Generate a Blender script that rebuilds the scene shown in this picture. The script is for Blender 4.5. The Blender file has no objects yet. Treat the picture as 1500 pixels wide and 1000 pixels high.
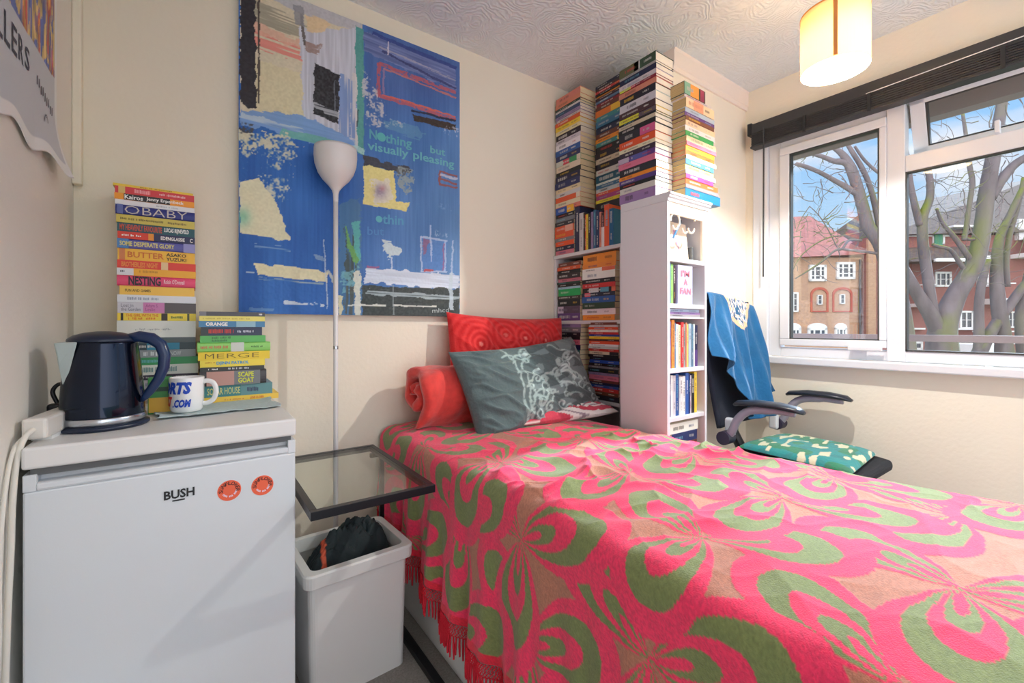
import bpy, math, random
import numpy as np
from mathutils import Matrix, Vector
rnd = random.Random(7)
nrs = np.random.RandomState(11)
SC = bpy.context.scene
COL = SC.collection
PI = math.pi

# ------------------------------------------------------------------ camera
FPX = 651.0; CV = 478.5; EYE = 1.085
YAW = math.atan2(905, 651)            # back wall runs along X, window wall along Y
CC, SS = math.cos(YAW), math.sin(YAW)
cam = bpy.data.cameras.new('camera'); cam_o = bpy.data.objects.new('camera', cam); COL.objects.link(cam_o)
cam.sensor_width = 36; cam.lens = 36 * FPX / 1500; cam.shift_y = -(500 - CV) / 1500
cam.clip_start = 0.02; cam.clip_end = 500
cam_o.location = (0, 0, EYE); cam_o.rotation_euler = (PI / 2, 0, YAW - PI / 2)
SC.camera = cam_o
SC.view_settings.view_transform = 'Standard'; SC.view_settings.look = 'None'
SC.view_settings.gamma = 1; SC.view_settings.use_curve_mapping = False
SC.view_settings.exposure = 0.80
SC.cycles.max_bounces = 10; SC.cycles.diffuse_bounces = 6; SC.cycles.transparent_max_bounces = 16
SC.cycles.sample_clamp_indirect = 6; SC.cycles.use_denoising = True; SC.cycles.caustics_reflective = False; SC.cycles.caustics_refractive = False

def vdir(u):
    a = (u - 750) / FPX
    return CC + SS * a, SS - CC * a
def on_x(u, v, X):                     # a measured photo position on the plane x = X -> (y, z)
    dx, dy = vdir(u); t = X / dx
    return dy * t, EYE - t * (v - CV) / FPX
def on_y(u, v, Y):
    dx, dy = vdir(u); t = Y / dy
    return dx * t, EYE - t * (v - CV) / FPX
def at(u, v, t):                       # a measured position at distance t outdoors -> xyz
    dx, dy = vdir(u)
    return (dx * t, dy * t, EYE - t * (v - CV) / FPX)

# ------------------------------------------------------------------ colours and materials
def lin(c):
    def f(x):
        x /= 255.0
        return x / 12.92 if x <= 0.04045 else ((x + 0.055) / 1.055) ** 2.4
    return (f(c[0]), f(c[1]), f(c[2]), 1.0)
MATS = {}
def mat(name, rgb=None, rough=0.6, metal=0.0, spec=0.5, attr=False, bump=0.0, bscale=40, var=0.0, vscale=6, trans=0.0, emit=None, estr=0, coat=0.0, sheen=0.0, stretch=(1, 1, 1), alpha=1):
    if name in MATS: return MATS[name]
    m = bpy.data.materials.new(name); m.use_nodes = True; nt = m.node_tree; N = nt.nodes; L = nt.links
    b = N['Principled BSDF']
    b.inputs['Roughness'].default_value = rough; b.inputs['Metallic'].default_value = metal
    b.inputs['Specular IOR Level'].default_value = spec
    b.inputs['Transmission Weight'].default_value = trans
    b.inputs['Coat Weight'].default_value = coat; b.inputs['Sheen Weight'].default_value = sheen
    tc = N.new('ShaderNodeTexCoord'); mp = N.new('ShaderNodeMapping'); mp.inputs['Scale'].default_value = stretch
    L.new(tc.outputs['Object'], mp.inputs['Vector'])
    src = None
    if attr:
        a = N.new('ShaderNodeAttribute'); a.attribute_name = 'Col'; src = a.outputs['Color']
    elif rgb is not None:
        c = N.new('ShaderNodeRGB'); c.outputs[0].default_value = lin(rgb); src = c.outputs[0]
    if var > 0:
        n = N.new('ShaderNodeTexNoise'); n.inputs['Scale'].default_value = vscale; n.inputs['Detail'].default_value = 4
        L.new(mp.outputs[0], n.inputs['Vector'])
        r = N.new('ShaderNodeMapRange'); r.inputs['From Min'].default_value = 0.3; r.inputs['From Max'].default_value = 0.7
        r.inputs['To Min'].default_value = 1 - var; r.inputs['To Max'].default_value = 1 + var * 0.3
        L.new(n.outputs['Fac'], r.inputs['Value'])
        mx = N.new('ShaderNodeVectorMath'); mx.operation = 'SCALE'
        L.new(src, mx.inputs[0]); L.new(r.outputs[0], mx.inputs['Scale']); src = mx.outputs[0]
    if src is not None: L.new(src, b.inputs['Base Color'])
    if bump > 0:
        n = N.new('ShaderNodeTexNoise'); n.inputs['Scale'].default_value = bscale; n.inputs['Detail'].default_value = 5
        L.new(mp.outputs[0], n.inputs['Vector'])
        bp = N.new('ShaderNodeBump'); bp.inputs['Strength'].default_value = bump; bp.inputs['Distance'].default_value = 0.01
        L.new(n.outputs['Fac'], bp.inputs['Height']); L.new(bp.outputs[0], b.inputs['Normal'])
    if emit is not None:
        b.inputs['Emission Color'].default_value = lin(emit); b.inputs['Emission Strength'].default_value = estr
    MATS[name] = m
    return m

# ------------------------------------------------------------------ mesh collector
class MB:
    def __init__(s): s.v = []; s.f = []; s.m = []; s.c = []
    def add(s, vs, fs, mi=0, col=None, M=None):
        o = len(s.v)
        s.v += [tuple(M @ Vector(p)) for p in vs] if M is not None else [tuple(p) for p in vs]
        s.f += [tuple(i + o for i in f) for f in fs]
        s.m += [mi] * len(fs); s.c += [col] * len(fs)
        return s
    def box(s, a, b, mi=0, col=None, M=None):
        x0, y0, z0 = a; x1, y1, z1 = b
        vs = [(x0, y0, z0), (x1, y0, z0), (x1, y1, z0), (x0, y1, z0), (x0, y0, z1), (x1, y0, z1), (x1, y1, z1), (x0, y1, z1)]
        fs = [(0, 3, 2, 1), (4, 5, 6, 7), (0, 1, 5, 4), (1, 2, 6, 5), (2, 3, 7, 6), (3, 0, 4, 7)]
        return s.add(vs, fs, mi, col, M)
    def tube(s, pts, rad, n=12, mi=0, col=None, caps=True, flat=1.0):
        pts = [Vector(p) for p in pts]
        if not isinstance(rad, (list, tuple)): rad = [rad] * len(pts)
        vs = []; fs = []; up0 = None
        for i, p in enumerate(pts):
            t = (pts[min(i + 1, len(pts) - 1)] - pts[max(i - 1, 0)]).normalized()
            if up0 is None:
                up0 = Vector((0, 0, 1)) if abs(t.z) < 0.9 else Vector((1, 0, 0))
            a = t.cross(up0).normalized(); b = a.cross(t).normalized(); up0 = b
            for k in range(n):
                th = 2 * PI * k / n
                vs.append(p + (a * math.cos(th) + b * math.sin(th) * flat) * rad[i])
        for i in range(len(pts) - 1):
            for k in range(n):
                k2 = (k + 1) % n
                fs.append((i * n + k, i * n + k2, (i + 1) * n + k2, (i + 1) * n + k))
        if caps:
            fs.append(tuple(range(n))[::-1]); fs.append(tuple(range((len(pts) - 1) * n, len(pts) * n)))
        return s.add(vs, fs, mi, col)
    def lathe(s, prof, n=40, c=(0, 0, 0), mi=0, col=None, M=None):
        vs = []; fs = []
        for (r, z) in prof:
            for k in range(n):
                th = 2 * PI * k / n
                vs.append((c[0] + r * math.cos(th), c[1] + r * math.sin(th), c[2] + z))
        for i in range(len(prof) - 1):
            for k in range(n):
                k2 = (k + 1) % n
                fs.append((i * n + k, i * n + k2, (i + 1) * n + k2, (i + 1) * n + k))
        return s.add(vs, fs, mi, col, M)
    def prism(s, poly, axis, a, b, mi=0, col=None, M=None):
        def P(p, h):
            if axis == 'x': return (h, p[0], p[1])
            if axis == 'y': return (p[0], h, p[1])
            return (p[0], p[1], h)
        n = len(poly); vs = [P(p, a) for p in poly] + [P(p, b) for p in poly]
        fs = [tuple(range(n))[::-1], tuple(range(n, 2 * n))] + [(i, (i + 1) % n, (i + 1) % n + n, i + n) for i in range(n)]
        return s.add(vs, fs, mi, col, M)
    def build(s, name, mats, parent=None, smooth=False, bevel=0, seg=2, solid=0, fixn=True):
        me = bpy.data.meshes.new(name); me.from_pydata(s.v, [], s.f)
        if not isinstance(mats, (list, tuple)): mats = [mats]
        for m in mats: me.materials.append(m)
        me.polygons.foreach_set('material_index', s.m)
        if any(c is not None for c in s.c):
            ca = me.color_attributes.new('Col', 'FLOAT_COLOR', 'CORNER')
            arr = []
            for f, c in zip(s.f, s.c): arr += list(c if c is not None else (.5, .5, .5, 1)) * len(f)
            ca.data.foreach_set('color', arr)
        if smooth: me.polygons.foreach_set('use_smooth', [True] * len(s.f))
        me.update()
        if fixn and len(s.f) < 60000:
            import bmesh
            bm = bmesh.new(); bm.from_mesh(me); bmesh.ops.recalc_face_normals(bm, faces=bm.faces); bm.to_mesh(me); bm.free()
        o = bpy.data.objects.new(name, me); COL.objects.link(o)
        if parent: o.parent = parent
        if bevel:
            md = o.modifiers.new('bevel', 'BEVEL'); md.width = bevel; md.segments = seg; md.limit_method = 'ANGLE'; md.angle_limit = 0.7
        if solid:
            md = o.modifiers.new('solid', 'SOLIDIFY'); md.thickness = solid; md.offset = 0
        if smooth == 'auto':
            pass
        return o

def thing(name, label, cat, loc=(0, 0, 0), group=None, rot=(0, 0, 0)):
    o = bpy.data.objects.new(name, None); COL.objects.link(o)
    o.empty_display_size = 0.05; o.location = loc; o.rotation_euler = rot
    o['label'] = label; o['category'] = cat
    if group: o['group'] = group
    return o
def tag(o, label, cat, group=None):
    o['label'] = label; o['category'] = cat
    if group: o['group'] = group
    return o
def struct(name, mb, mats, **k):
    o = mb.build(name, mats, **k); o['kind'] = 'structure'; return o

def grid_mesh(name, X, Y, Z, mats, cols=None, parent=None, smooth=True, solid=0, mask=None):
    """X, Y, Z arrays (n, m); one quad per cell, optional per-point colour"""
    n, m = X.shape
    co = np.stack([X, Y, Z], -1).reshape(-1, 3).astype(np.float32)
    idx = np.arange(n * m).reshape(n, m)
    q = np.stack([idx[:-1, :-1], idx[:-1, 1:], idx[1:, 1:], idx[1:, :-1]], -1)
    if mask is not None: q = q[mask[:-1, :-1] & mask[1:, 1:]]
    q = q.reshape(-1, 4)
    me = bpy.data.meshes.new(name)
    me.vertices.add(n * m); me.vertices.foreach_set('co', co.ravel())
    nf = len(q)
    me.loops.add(nf * 4); me.loops.foreach_set('vertex_index', q.ravel().astype(np.int32))
    me.polygons.add(nf); me.polygons.foreach_set('loop_start', np.arange(0, nf * 4, 4, dtype=np.int32))
    me.polygons.foreach_set('loop_total', np.full(nf, 4, dtype=np.int32))
    me.polygons.foreach_set('use_smooth', np.full(nf, smooth))
    me.update(calc_edges=True); me.validate()
    if not isinstance(mats, (list, tuple)): mats = [mats]
    for mm in mats: me.materials.append(mm)
    if cols is not None:
        ca = me.color_attributes.new('Col', 'FLOAT_COLOR', 'POINT')
        a = np.ones((n * m, 4), dtype=np.float32); a[:, :3] = cols.reshape(-1, 3); ca.data.foreach_set('color', a.ravel())
    o = bpy.data.objects.new(name, me); COL.objects.link(o)
    if parent: o.parent = parent
    if solid:
        md = o.modifiers.new('solid', 'SOLIDIFY'); md.thickness = solid; md.offset = -1
    return o
def s2l(a):
    a = np.asarray(a, dtype=float) / 255.0
    return np.where(a <= 0.04045, a / 12.92, ((a + 0.055) / 1.055) ** 2.4)

def vnoise(x, y, seed=0):
    """smooth value noise of two arrays"""
    r = np.random.RandomState(seed).rand(256, 256)
    xi = np.floor(x).astype(int); yi = np.floor(y).astype(int); fx = x - xi; fy = y - yi
    fx = fx * fx * (3 - 2 * fx); fy = fy * fy * (3 - 2 * fy)
    g = lambda i, j: r[(xi + i) % 256, (yi + j) % 256]
    return (g(0, 0) * (1 - fx) + g(1, 0) * fx) * (1 - fy) + (g(0, 1) * (1 - fx) + g(1, 1) * fx) * fy

# ------------------------------------------------------------------ lettering
TXT = {}
def text_mesh(s, bold=0.0, shear=0.0):
    """triangles of a string, normalised to height 1 (cap height) from x = 0; returns verts2d, faces, width"""
    k = (s, bold, shear)
    if k in TXT: return TXT[k]
    cu = bpy.data.curves.new('t', 'FONT'); cu.body = s; cu.size = 1; cu.offset = bold; cu.shear = shear; cu.resolution_u = 2
    o = bpy.data.objects.new('t', cu); COL.objects.link(o)
    dg = bpy.context.evaluated_depsgraph_get(); dg.update()
    me = bpy.data.meshes.new_from_object(o.evaluated_get(dg))
    vs = [(p.co.x, p.co.y) for p in me.vertices]; fs = [tuple(p.vertices) for p in me.polygons]
    bpy.data.objects.remove(o); bpy.data.curves.remove(cu); bpy.data.meshes.remove(me)
    if not vs: TXT[k] = ([], [], 1); return TXT[k]
    x0 = min(p[0] for p in vs); x1 = max(p[0] for p in vs); y0 = min(p[1] for p in vs); y1 = max(p[1] for p in vs)
    h = max(y1 - y0, 1e-6)
    vs = [((p[0] - x0) / h, (p[1] - y0) / h) for p in vs]
    TXT[k] = (vs, fs, (x1 - x0) / h); return TXT[k]
def put_text(mb, s, f, x0, x1, z0, z1, col, mi=0, bold=0.02, shear=0.0):
    """fit the string into the rectangle x0..x1, z0..z1; f maps (a, b) -> xyz"""
    vs, fs, w = text_mesh(s, bold, shear)
    mb.add([f(x0 + p[0] / w * (x1 - x0), z0 + p[1] * (z1 - z0)) for p in vs], fs, mi, col)

# ------------------------------------------------------------------ shared materials
M_WALL = mat('cream_wall_paint', (235, 228, 211), 0.75, bump=0.12, bscale=60, var=0.03, vscale=2)
M_WALLW = mat('left_wall_paint', (236, 233, 225), 0.75, bump=0.12, bscale=60, var=0.02, vscale=2)
M_WHITE = mat('white_gloss_paint', (240, 240, 238), 0.35)
M_PVC = mat('white_plastic_frame', (220, 222, 226), 0.3)
M_SHELF = mat('white_laminate', (220, 219, 222), 0.45)
M_ENAMEL = mat('white_enamel', (218, 223, 228), 0.28, bump=0.02, bscale=300)
M_BLACKM = mat('black_metal', (22, 24, 30), 0.35, metal=0.3)
M_BLACKP = mat('black_plastic', (18, 20, 26), 0.4)
M_BOOK = mat('book_cover_card', None, 0.45, attr=True)
M_PAGE = mat('page_edges', (240, 224, 186), 0.9, var=0.28, vscale=9, stretch=(1, 1, 120))
M_PAGEW = mat('page_edges_white', (236, 230, 214), 0.9, var=0.12, vscale=9, stretch=(1, 1, 120))
M_PAGEB = mat('page_edges_brown', (205, 178, 128), 0.9, var=0.3, vscale=9, stretch=(1, 1, 120))
M_COL = mat('painted_surface', None, 0.6, attr=True)
# ------------------------------------------------------------------ room shell
XL, XW, YB, ZC = -0.297, 2.62, 1.90, 2.443      # left wall, window wall, back wall, ceiling
YR = -1.1                                       # the room runs on behind the camera
struct('floor', MB().box((XL - .1, YR, -.1), (XW + .1, YB + .1, 0)), mat('grey_carpet', (150, 146, 140), 0.95, bump=0.6, bscale=260, var=0.25, vscale=150))
def ceiling_mat():
    m = mat('swirl_textured_ceiling', (232, 237, 240), 0.85)
    nt = m.node_tree; N = nt.nodes; L = nt.links
    tc = N.new('ShaderNodeTexCoord'); vo = N.new('ShaderNodeTexVoronoi'); vo.inputs['Scale'].default_value = 5.5
    ns = N.new('ShaderNodeTexNoise'); ns.inputs['Scale'].default_value = 9; ns.inputs['Detail'].default_value = 3
    ad = N.new('ShaderNodeVectorMath'); ad.operation = 'MULTIPLY_ADD'; ad.inputs[1].default_value = (.12, .12, .12)
    L.new(tc.outputs['Object'], ad.inputs[2]); L.new(ns.outputs['Color'], ad.inputs[0]); L.new(tc.outputs['Object'], ns.inputs['Vector'])
    L.new(ad.outputs[0], vo.inputs['Vector'])
    mu = N.new('ShaderNodeMath'); mu.operation = 'MULTIPLY'; mu.inputs[1].default_value = 75; L.new(vo.outputs['Distance'], mu.inputs[0])
    si = N.new('ShaderNodeMath'); si.operation = 'SINE'; L.new(mu.outputs[0], si.inputs[0])
    bp = N.new('ShaderNodeBump'); bp.inputs['Strength'].default_value = 0.38; bp.inputs['Distance'].default_value = 0.004
    L.new(si.outputs[0], bp.inputs['Height']); L.new(bp.outputs[0], N['Principled BSDF'].inputs['Normal'])
    return m
struct('ceiling', MB().box((XL - .1, YR, ZC), (XW + .3, YB + .1, ZC + .15)), ceiling_mat())
struct('wall_back', MB().box((XL - .1, YB, 0), (XW + .1, YB + .1, ZC)), M_WALL)
struct('wall_left', MB().box((XL - .1, YR, 0), (XL, YB, ZC)), M_WALLW)
# window wall with the opening
WY0, WY1, WZ0, WZ1 = -0.95, 1.262, 0.885, 2.20
wm = MB(); W2 = XW + .22
wm.box((XW, YR, 0), (W2, YB, WZ0)); wm.box((XW, YR, WZ1), (W2, YB, ZC))
wm.box((XW, WY1, WZ0), (W2, YB, WZ1)); wm.box((XW, YR, WZ0), (W2, WY0, WZ1))
struct('wall_right', wm, M_WALL)
# full-height boxed-in corner beside the window with a crown board
BX0, BY0 = 1.912, 1.308
struct('wall_boxing', MB().box((BX0, BY0, 0), (XW, YB, ZC)), mat('pale_boxing_paint', (240, 230, 214), 0.7, bump=0.1, bscale=60))
cr = MB(); cr.prism([(BY0, ZC - .105), (BY0 - .010, ZC - .105), (BY0 - .012, ZC - .085), (BY0 - .016, ZC - .08), (BY0 - .016, ZC - .012), (BY0 - .022, ZC), (BY0, ZC)], 'x', BX0 - .012, XW)
cr.box((BX0 - .012, BY0, ZC - .1), (BX0, YB, ZC))
struct('trim_1', cr, mat('pink_white_crown_paint', (240, 226, 216), 0.6))
struct('baseboard_back', MB().box((XL, YB - .015, 0), (BX0, YB, .09)), M_WHITE, bevel=.003)
struct('baseboard_left', MB().box((XL, YR, 0), (XL + .012, YB - .015, .09)), M_WHITE, bevel=.003)
struct('baseboard_right', MB().box((XW - .015, YR, 0), (XW, BY0, .09)), M_WHITE, bevel=.003)
struct('trim_2', MB().box((XL, YB - .03, 1.52), (XL + .022, YB, ZC)), M_WALL, bevel=.004)

# ------------------------------------------------------------------ window
def glass_mat(name, tint=(1, 1, 1), refl=0.07, rough=0.0, blur=0.0):
    m = bpy.data.materials.new(name); m.use_nodes = True; nt = m.node_tree; N = nt.nodes; L = nt.links
    N.remove(N['Principled BSDF'])
    tr = N.new('ShaderNodeBsdfTransparent'); tr.inputs[0].default_value = (*tint, 1)
    gl = N.new('ShaderNodeBsdfGlossy'); gl.inputs['Roughness'].default_value = rough
    lw = N.new('ShaderNodeLayerWeight'); lw.inputs['Blend'].default_value = 0.35
    mr = N.new('ShaderNodeMapRange'); mr.inputs['To Min'].default_value = refl; mr.inputs['To Max'].default_value = 0.75
    pw = N.new('ShaderNodeMath'); pw.operation = 'POWER'; pw.inputs[1].default_value = 3.5
    mx = N.new('ShaderNodeMixShader')
    L.new(lw.outputs['Facing'], pw.inputs[0]); L.new(pw.outputs[0], mr.inputs['Value']); L.new(mr.outputs[0], mx.inputs[0])
    L.new(tr.outputs[0], mx.inputs[1]); L.new(gl.outputs[0], mx.inputs[2])
    L.new(mx.outputs[0], N['Material Output'].inputs['Surface'])
    return m
M_PANE = glass_mat('window_glass', (1, 1, 1), 0.06)
M_GASKET = mat('dark_gasket', (60, 58, 56), 0.6)

win = thing('window_1', 'white plastic framed window', 'window'); win['kind'] = 'structure'
for k in ('label', 'category'): del win[k]
fr = MB(); FX0, FX1 = XW - .012, XW + .06
fr.box((FX0, 1.183, .925), (FX1, WY1, WZ1)); fr.box((FX0, WY0, 2.10), (FX1, 1.183, WZ1))
fr.box((XW + .008, 1.122, .925), (FX1, 1.183, 2.10)); fr.box((XW + .008, WY0, .925), (FX1, 1.122, .975))
fr.box((XW + .008, .660, 2.062), (FX1, 1.122, 2.10))
fr.box((XW + .008, WY0, 2.13), (FX1, .594, 2.14))
fr.box((XW - .002, .594, .925), (FX1, .660, 2.10))
fr.box((XW - .002, WY0, 1.785), (FX1, .594, 1.858))
fr.box((XW - .002, -.56, .925), (FX1, -.47, 2.10))
fr.box((XW - .002, WY0, .925), (FX1, WY0 + .06, 2.10))
fr.build('window_frame', M_PVC, win, bevel=.004)
sh = MB()
for a, b in (((.660, .985), (1.122, 1.02)), ((.660, 2.018), (1.122, 2.062)), ((.660, 1.02), (.687, 2.018)), ((1.073, 1.02), (1.122, 2.018))):
    sh.box((XW - .008, a[0], a[1]), (XW + .05, b[0], b[1]))
sa = sh.build('window_sash', M_PVC, win, bevel=.004)
gk = MB()
def rim(mb, y0, y1, z0, z1, x0, x1, w=.006):
    mb.box((x0, y0, z0), (x1, y0 + w, z1)); mb.box((x0, y1 - w, z0), (x1, y1, z1))
    mb.box((x0, y0, z0), (x1, y1, z0 + w)); mb.box((x0, y0, z1 - w), (x1, y1, z1))
rim(gk, .687, 1.073, 1.02, 2.018, XW - .004, XW + .03); rim(gk, -.47, .594, .975, 1.785, XW + .002, XW + .03)
gk.build('gasket', M_GASKET, win)
MB().box((XW + .018, .687, 1.02), (XW + .022, 1.073, 2.018)).build('pane', M_PANE, win)
MB().box((XW + .022, -.47, .975), (XW + .026, .594, 1.785)).build('pane', M_PANE, win)
MB().box((XW + .022, WY0, .975), (XW + .026, -.56, 2.10)).build('pane', M_PANE, win)
# top-hung fanlight pushed open at the bottom
fan = thing('fanlight', '', ''); fan.parent = win
for k in ('label', 'category'): del fan[k]
fan.location = (XW + .02, .584, 2.125); fan.rotation_euler = (0, -math.radians(19), 0)
f2 = MB(); FH = -.275
f2.box((-.012, -1.04, -.042), (.035, 0, 0)); f2.box((-.012, -1.04, FH), (.035, 0, FH + .045))
f2.box((-.012, -.052, FH), (.035, 0, 0)); f2.box((-.012, -1.04, FH), (.035, -.98, 0))
f2.build('fanlight_frame', M_PVC, fan, bevel=.003)
g2 = MB(); rim(g2, -.98, -.052, FH + .045, -.042, -.010, .02); g2.build('fanlight_gasket', M_GASKET, fan)
MB().box((.006, -.98, FH + .045), (.01, -.052, -.042)).build('fanlight_pane', M_PANE, fan)
hd = MB(); hd.box((XW - .02, .735, .975), (XW, .80, .995)); hd.box((XW - .04, .67, .972), (XW - .02, .80, .99)); hd.box((XW - .03, .30, 1.855), (XW + .002, .315, 1.905))
hd.build('window_handle', M_PVC, win, bevel=.003)
struct('window_sill', MB().box((XW - .055, WY0 - .05, .886), (XW + .01, WY1 + .02, .924)), M_PVC, bevel=.006)

# blind
bl = thing('venetian_blind', 'black slatted blind pulled up above the window', 'blind', (XW - .06, 0, 2.225))
def loc(mb, o):                                  # shift world-built geometry into a parent's space
    L0 = o.location; mb.v = [(p[0] - L0[0], p[1] - L0[1], p[2] - L0[2]) for p in mb.v]; return mb
M_BLIND = mat('black_blind_slats', (50, 50, 52), 0.42)
loc(MB().box((XW - .062, WY0, 2.168), (XW, 1.258, 2.225)), bl).build('headrail', M_BLIND, bl, bevel=.004)
sl = MB()
for k in range(14):
    z = 2.098 + k * .005
    sl.box((XW - .066 + .002 * (k % 2), WY0, z), (XW - .012, 1.245, z + .0032))
loc(sl, bl).build('slat_stack', M_BLIND, bl); 
loc(MB().box((XW - .068, WY0, 2.088), (XW - .01, 1.25, 2.098)), bl).build('bottom_rail', M_BLIND, bl, bevel=.002)
loc(MB().box((XW - .064, 1.245, 2.165), (XW, 1.268, 2.232)), bl).build('end_cap', M_BLACKP, bl, bevel=.002)
for yy in (.97, .70, .28):
    loc(MB().box((XW - .071, yy, 2.085), (XW - .066, yy + .014, 2.17)), bl).build('ladder_tape', M_BLACKP, bl)
loc(MB().tube([(XW - .068, -.6, 2.19), (XW - .067, .10, 2.188), (XW - .067, .72, 2.172)], .0022, 6), bl).build('lift_cord', mat('white_cord', (225, 225, 225), .6), bl)
loc(MB().tube([(XW - .07, 1.175, 2.18), (XW - .07, 1.178, 1.36)], .0045, 8), bl).build('tilt_wand', M_BLIND, bl)

# ------------------------------------------------------------------ ceiling lamp
LX, LY = 1.832, 0.606
lp = thing('ceiling_lamp', 'lit cream drum lampshade hanging at the ceiling near the window', 'lamp', (LX, LY, ZC))
M_SHADE = bpy.data.materials.new('cream_fabric_shade'); M_SHADE.use_nodes = True
_n = M_SHADE.node_tree.nodes; _l = M_SHADE.node_tree.links; _b = _n['Principled BSDF']; _b.inputs['Base Color'].default_value = lin((240, 226, 194)); _b.inputs['Roughness'].default_value = .9
_t = _n.new('ShaderNodeBsdfTranslucent'); _t.inputs[0].default_value = lin((255, 222, 165)); _m = _n.new('ShaderNodeMixShader'); _m.inputs[0].default_value = .22
_l.new(_b.outputs[0], _m.inputs[1]); _l.new(_t.outputs[0], _m.inputs[2]); _l.new(_m.outputs[0], _n['Material Output'].inputs['Surface'])
ZS0, ZS1, RS = 1.985, 2.187, .101
loc(MB().lathe([(RS - .001, ZS0), (RS, ZS0), (RS, ZS1), (RS - .001, ZS1), (RS - .001, ZS0)], 64, (LX, LY, 0)), lp).build('lamp_shade', M_SHADE, lp, smooth=False)
loc(MB().lathe([(RS + .0015, ZS1 - .004), (RS + .0015, ZS1 + .002), (RS - .003, ZS1 + .002), (RS - .003, ZS1 - .004)], 64, (LX, LY, 0)), lp).build('shade_rim', mat('warm_rim', (214, 160, 90), .5), lp)
ang = math.atan2(-LY - .035, -LX + .05); sx, sy = LX + (RS + .0012) * math.cos(ang), LY + (RS + .0012) * math.sin(ang)
_m4 = Matrix.Translation((sx - LX, sy - LY, 0)) @ Matrix.Rotation(ang, 4, 'Z')
MB().box((-.0008, -.006, ZS0 + .004 - ZC), (.0008, .006, ZS1 - ZC), M=_m4).build('shade_seam', mat('orange_seam', (206, 132, 66), .7), lp)
loc(MB().tube([(LX, LY, ZC), (LX, LY, 2.18)], .003, 8), lp).build('cord', M_WHITE, lp)
loc(MB().tube([(LX, LY, 2.19), (LX, LY, 2.13)], .016, 14), lp).build('lamp_holder', M_WHITE, lp)
_sp = MB()
for k in range(3): _sp.tube([(LX, LY, ZS1 - .004), (LX + RS * math.cos(k * 2.094), LY + RS * math.sin(k * 2.094), ZS1 - .004)], .0015, 6)
loc(_sp, lp).build('shade_ring', M_WHITE, lp)
loc(MB().lathe([(0.0, .032), (.045, .03), (.05, .012), (.05, 0)], 32, (LX, LY, ZC - .032)), lp).build('ceiling_rose', M_WHITE, lp, smooth=True)
M_BULB = mat('glowing_bulb', (255, 250, 240), .5, emit=(255, 246, 228), estr=14)
loc(MB().lathe([(0, -.032), (.016, -.029), (.028, -.016), (.032, 0), (.028, .016), (.018, .032), (.013, .05), (0, .055)], 32, (LX, LY, 2.075)), lp).build('bulb', M_BULB, lp, smooth=True)
def point(name, loc_, w, rad, col):
    l = bpy.data.lights.new(name, 'POINT'); l.energy = w; l.shadow_soft_size = rad; l.color = col
    o = bpy.data.objects.new(name, l); COL.objects.link(o); o.location = loc_; return o
BULB_W = 34
_p = point('bulb_light', (LX, LY, 2.028), BULB_W, .014, (1, .985, .95))

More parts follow.
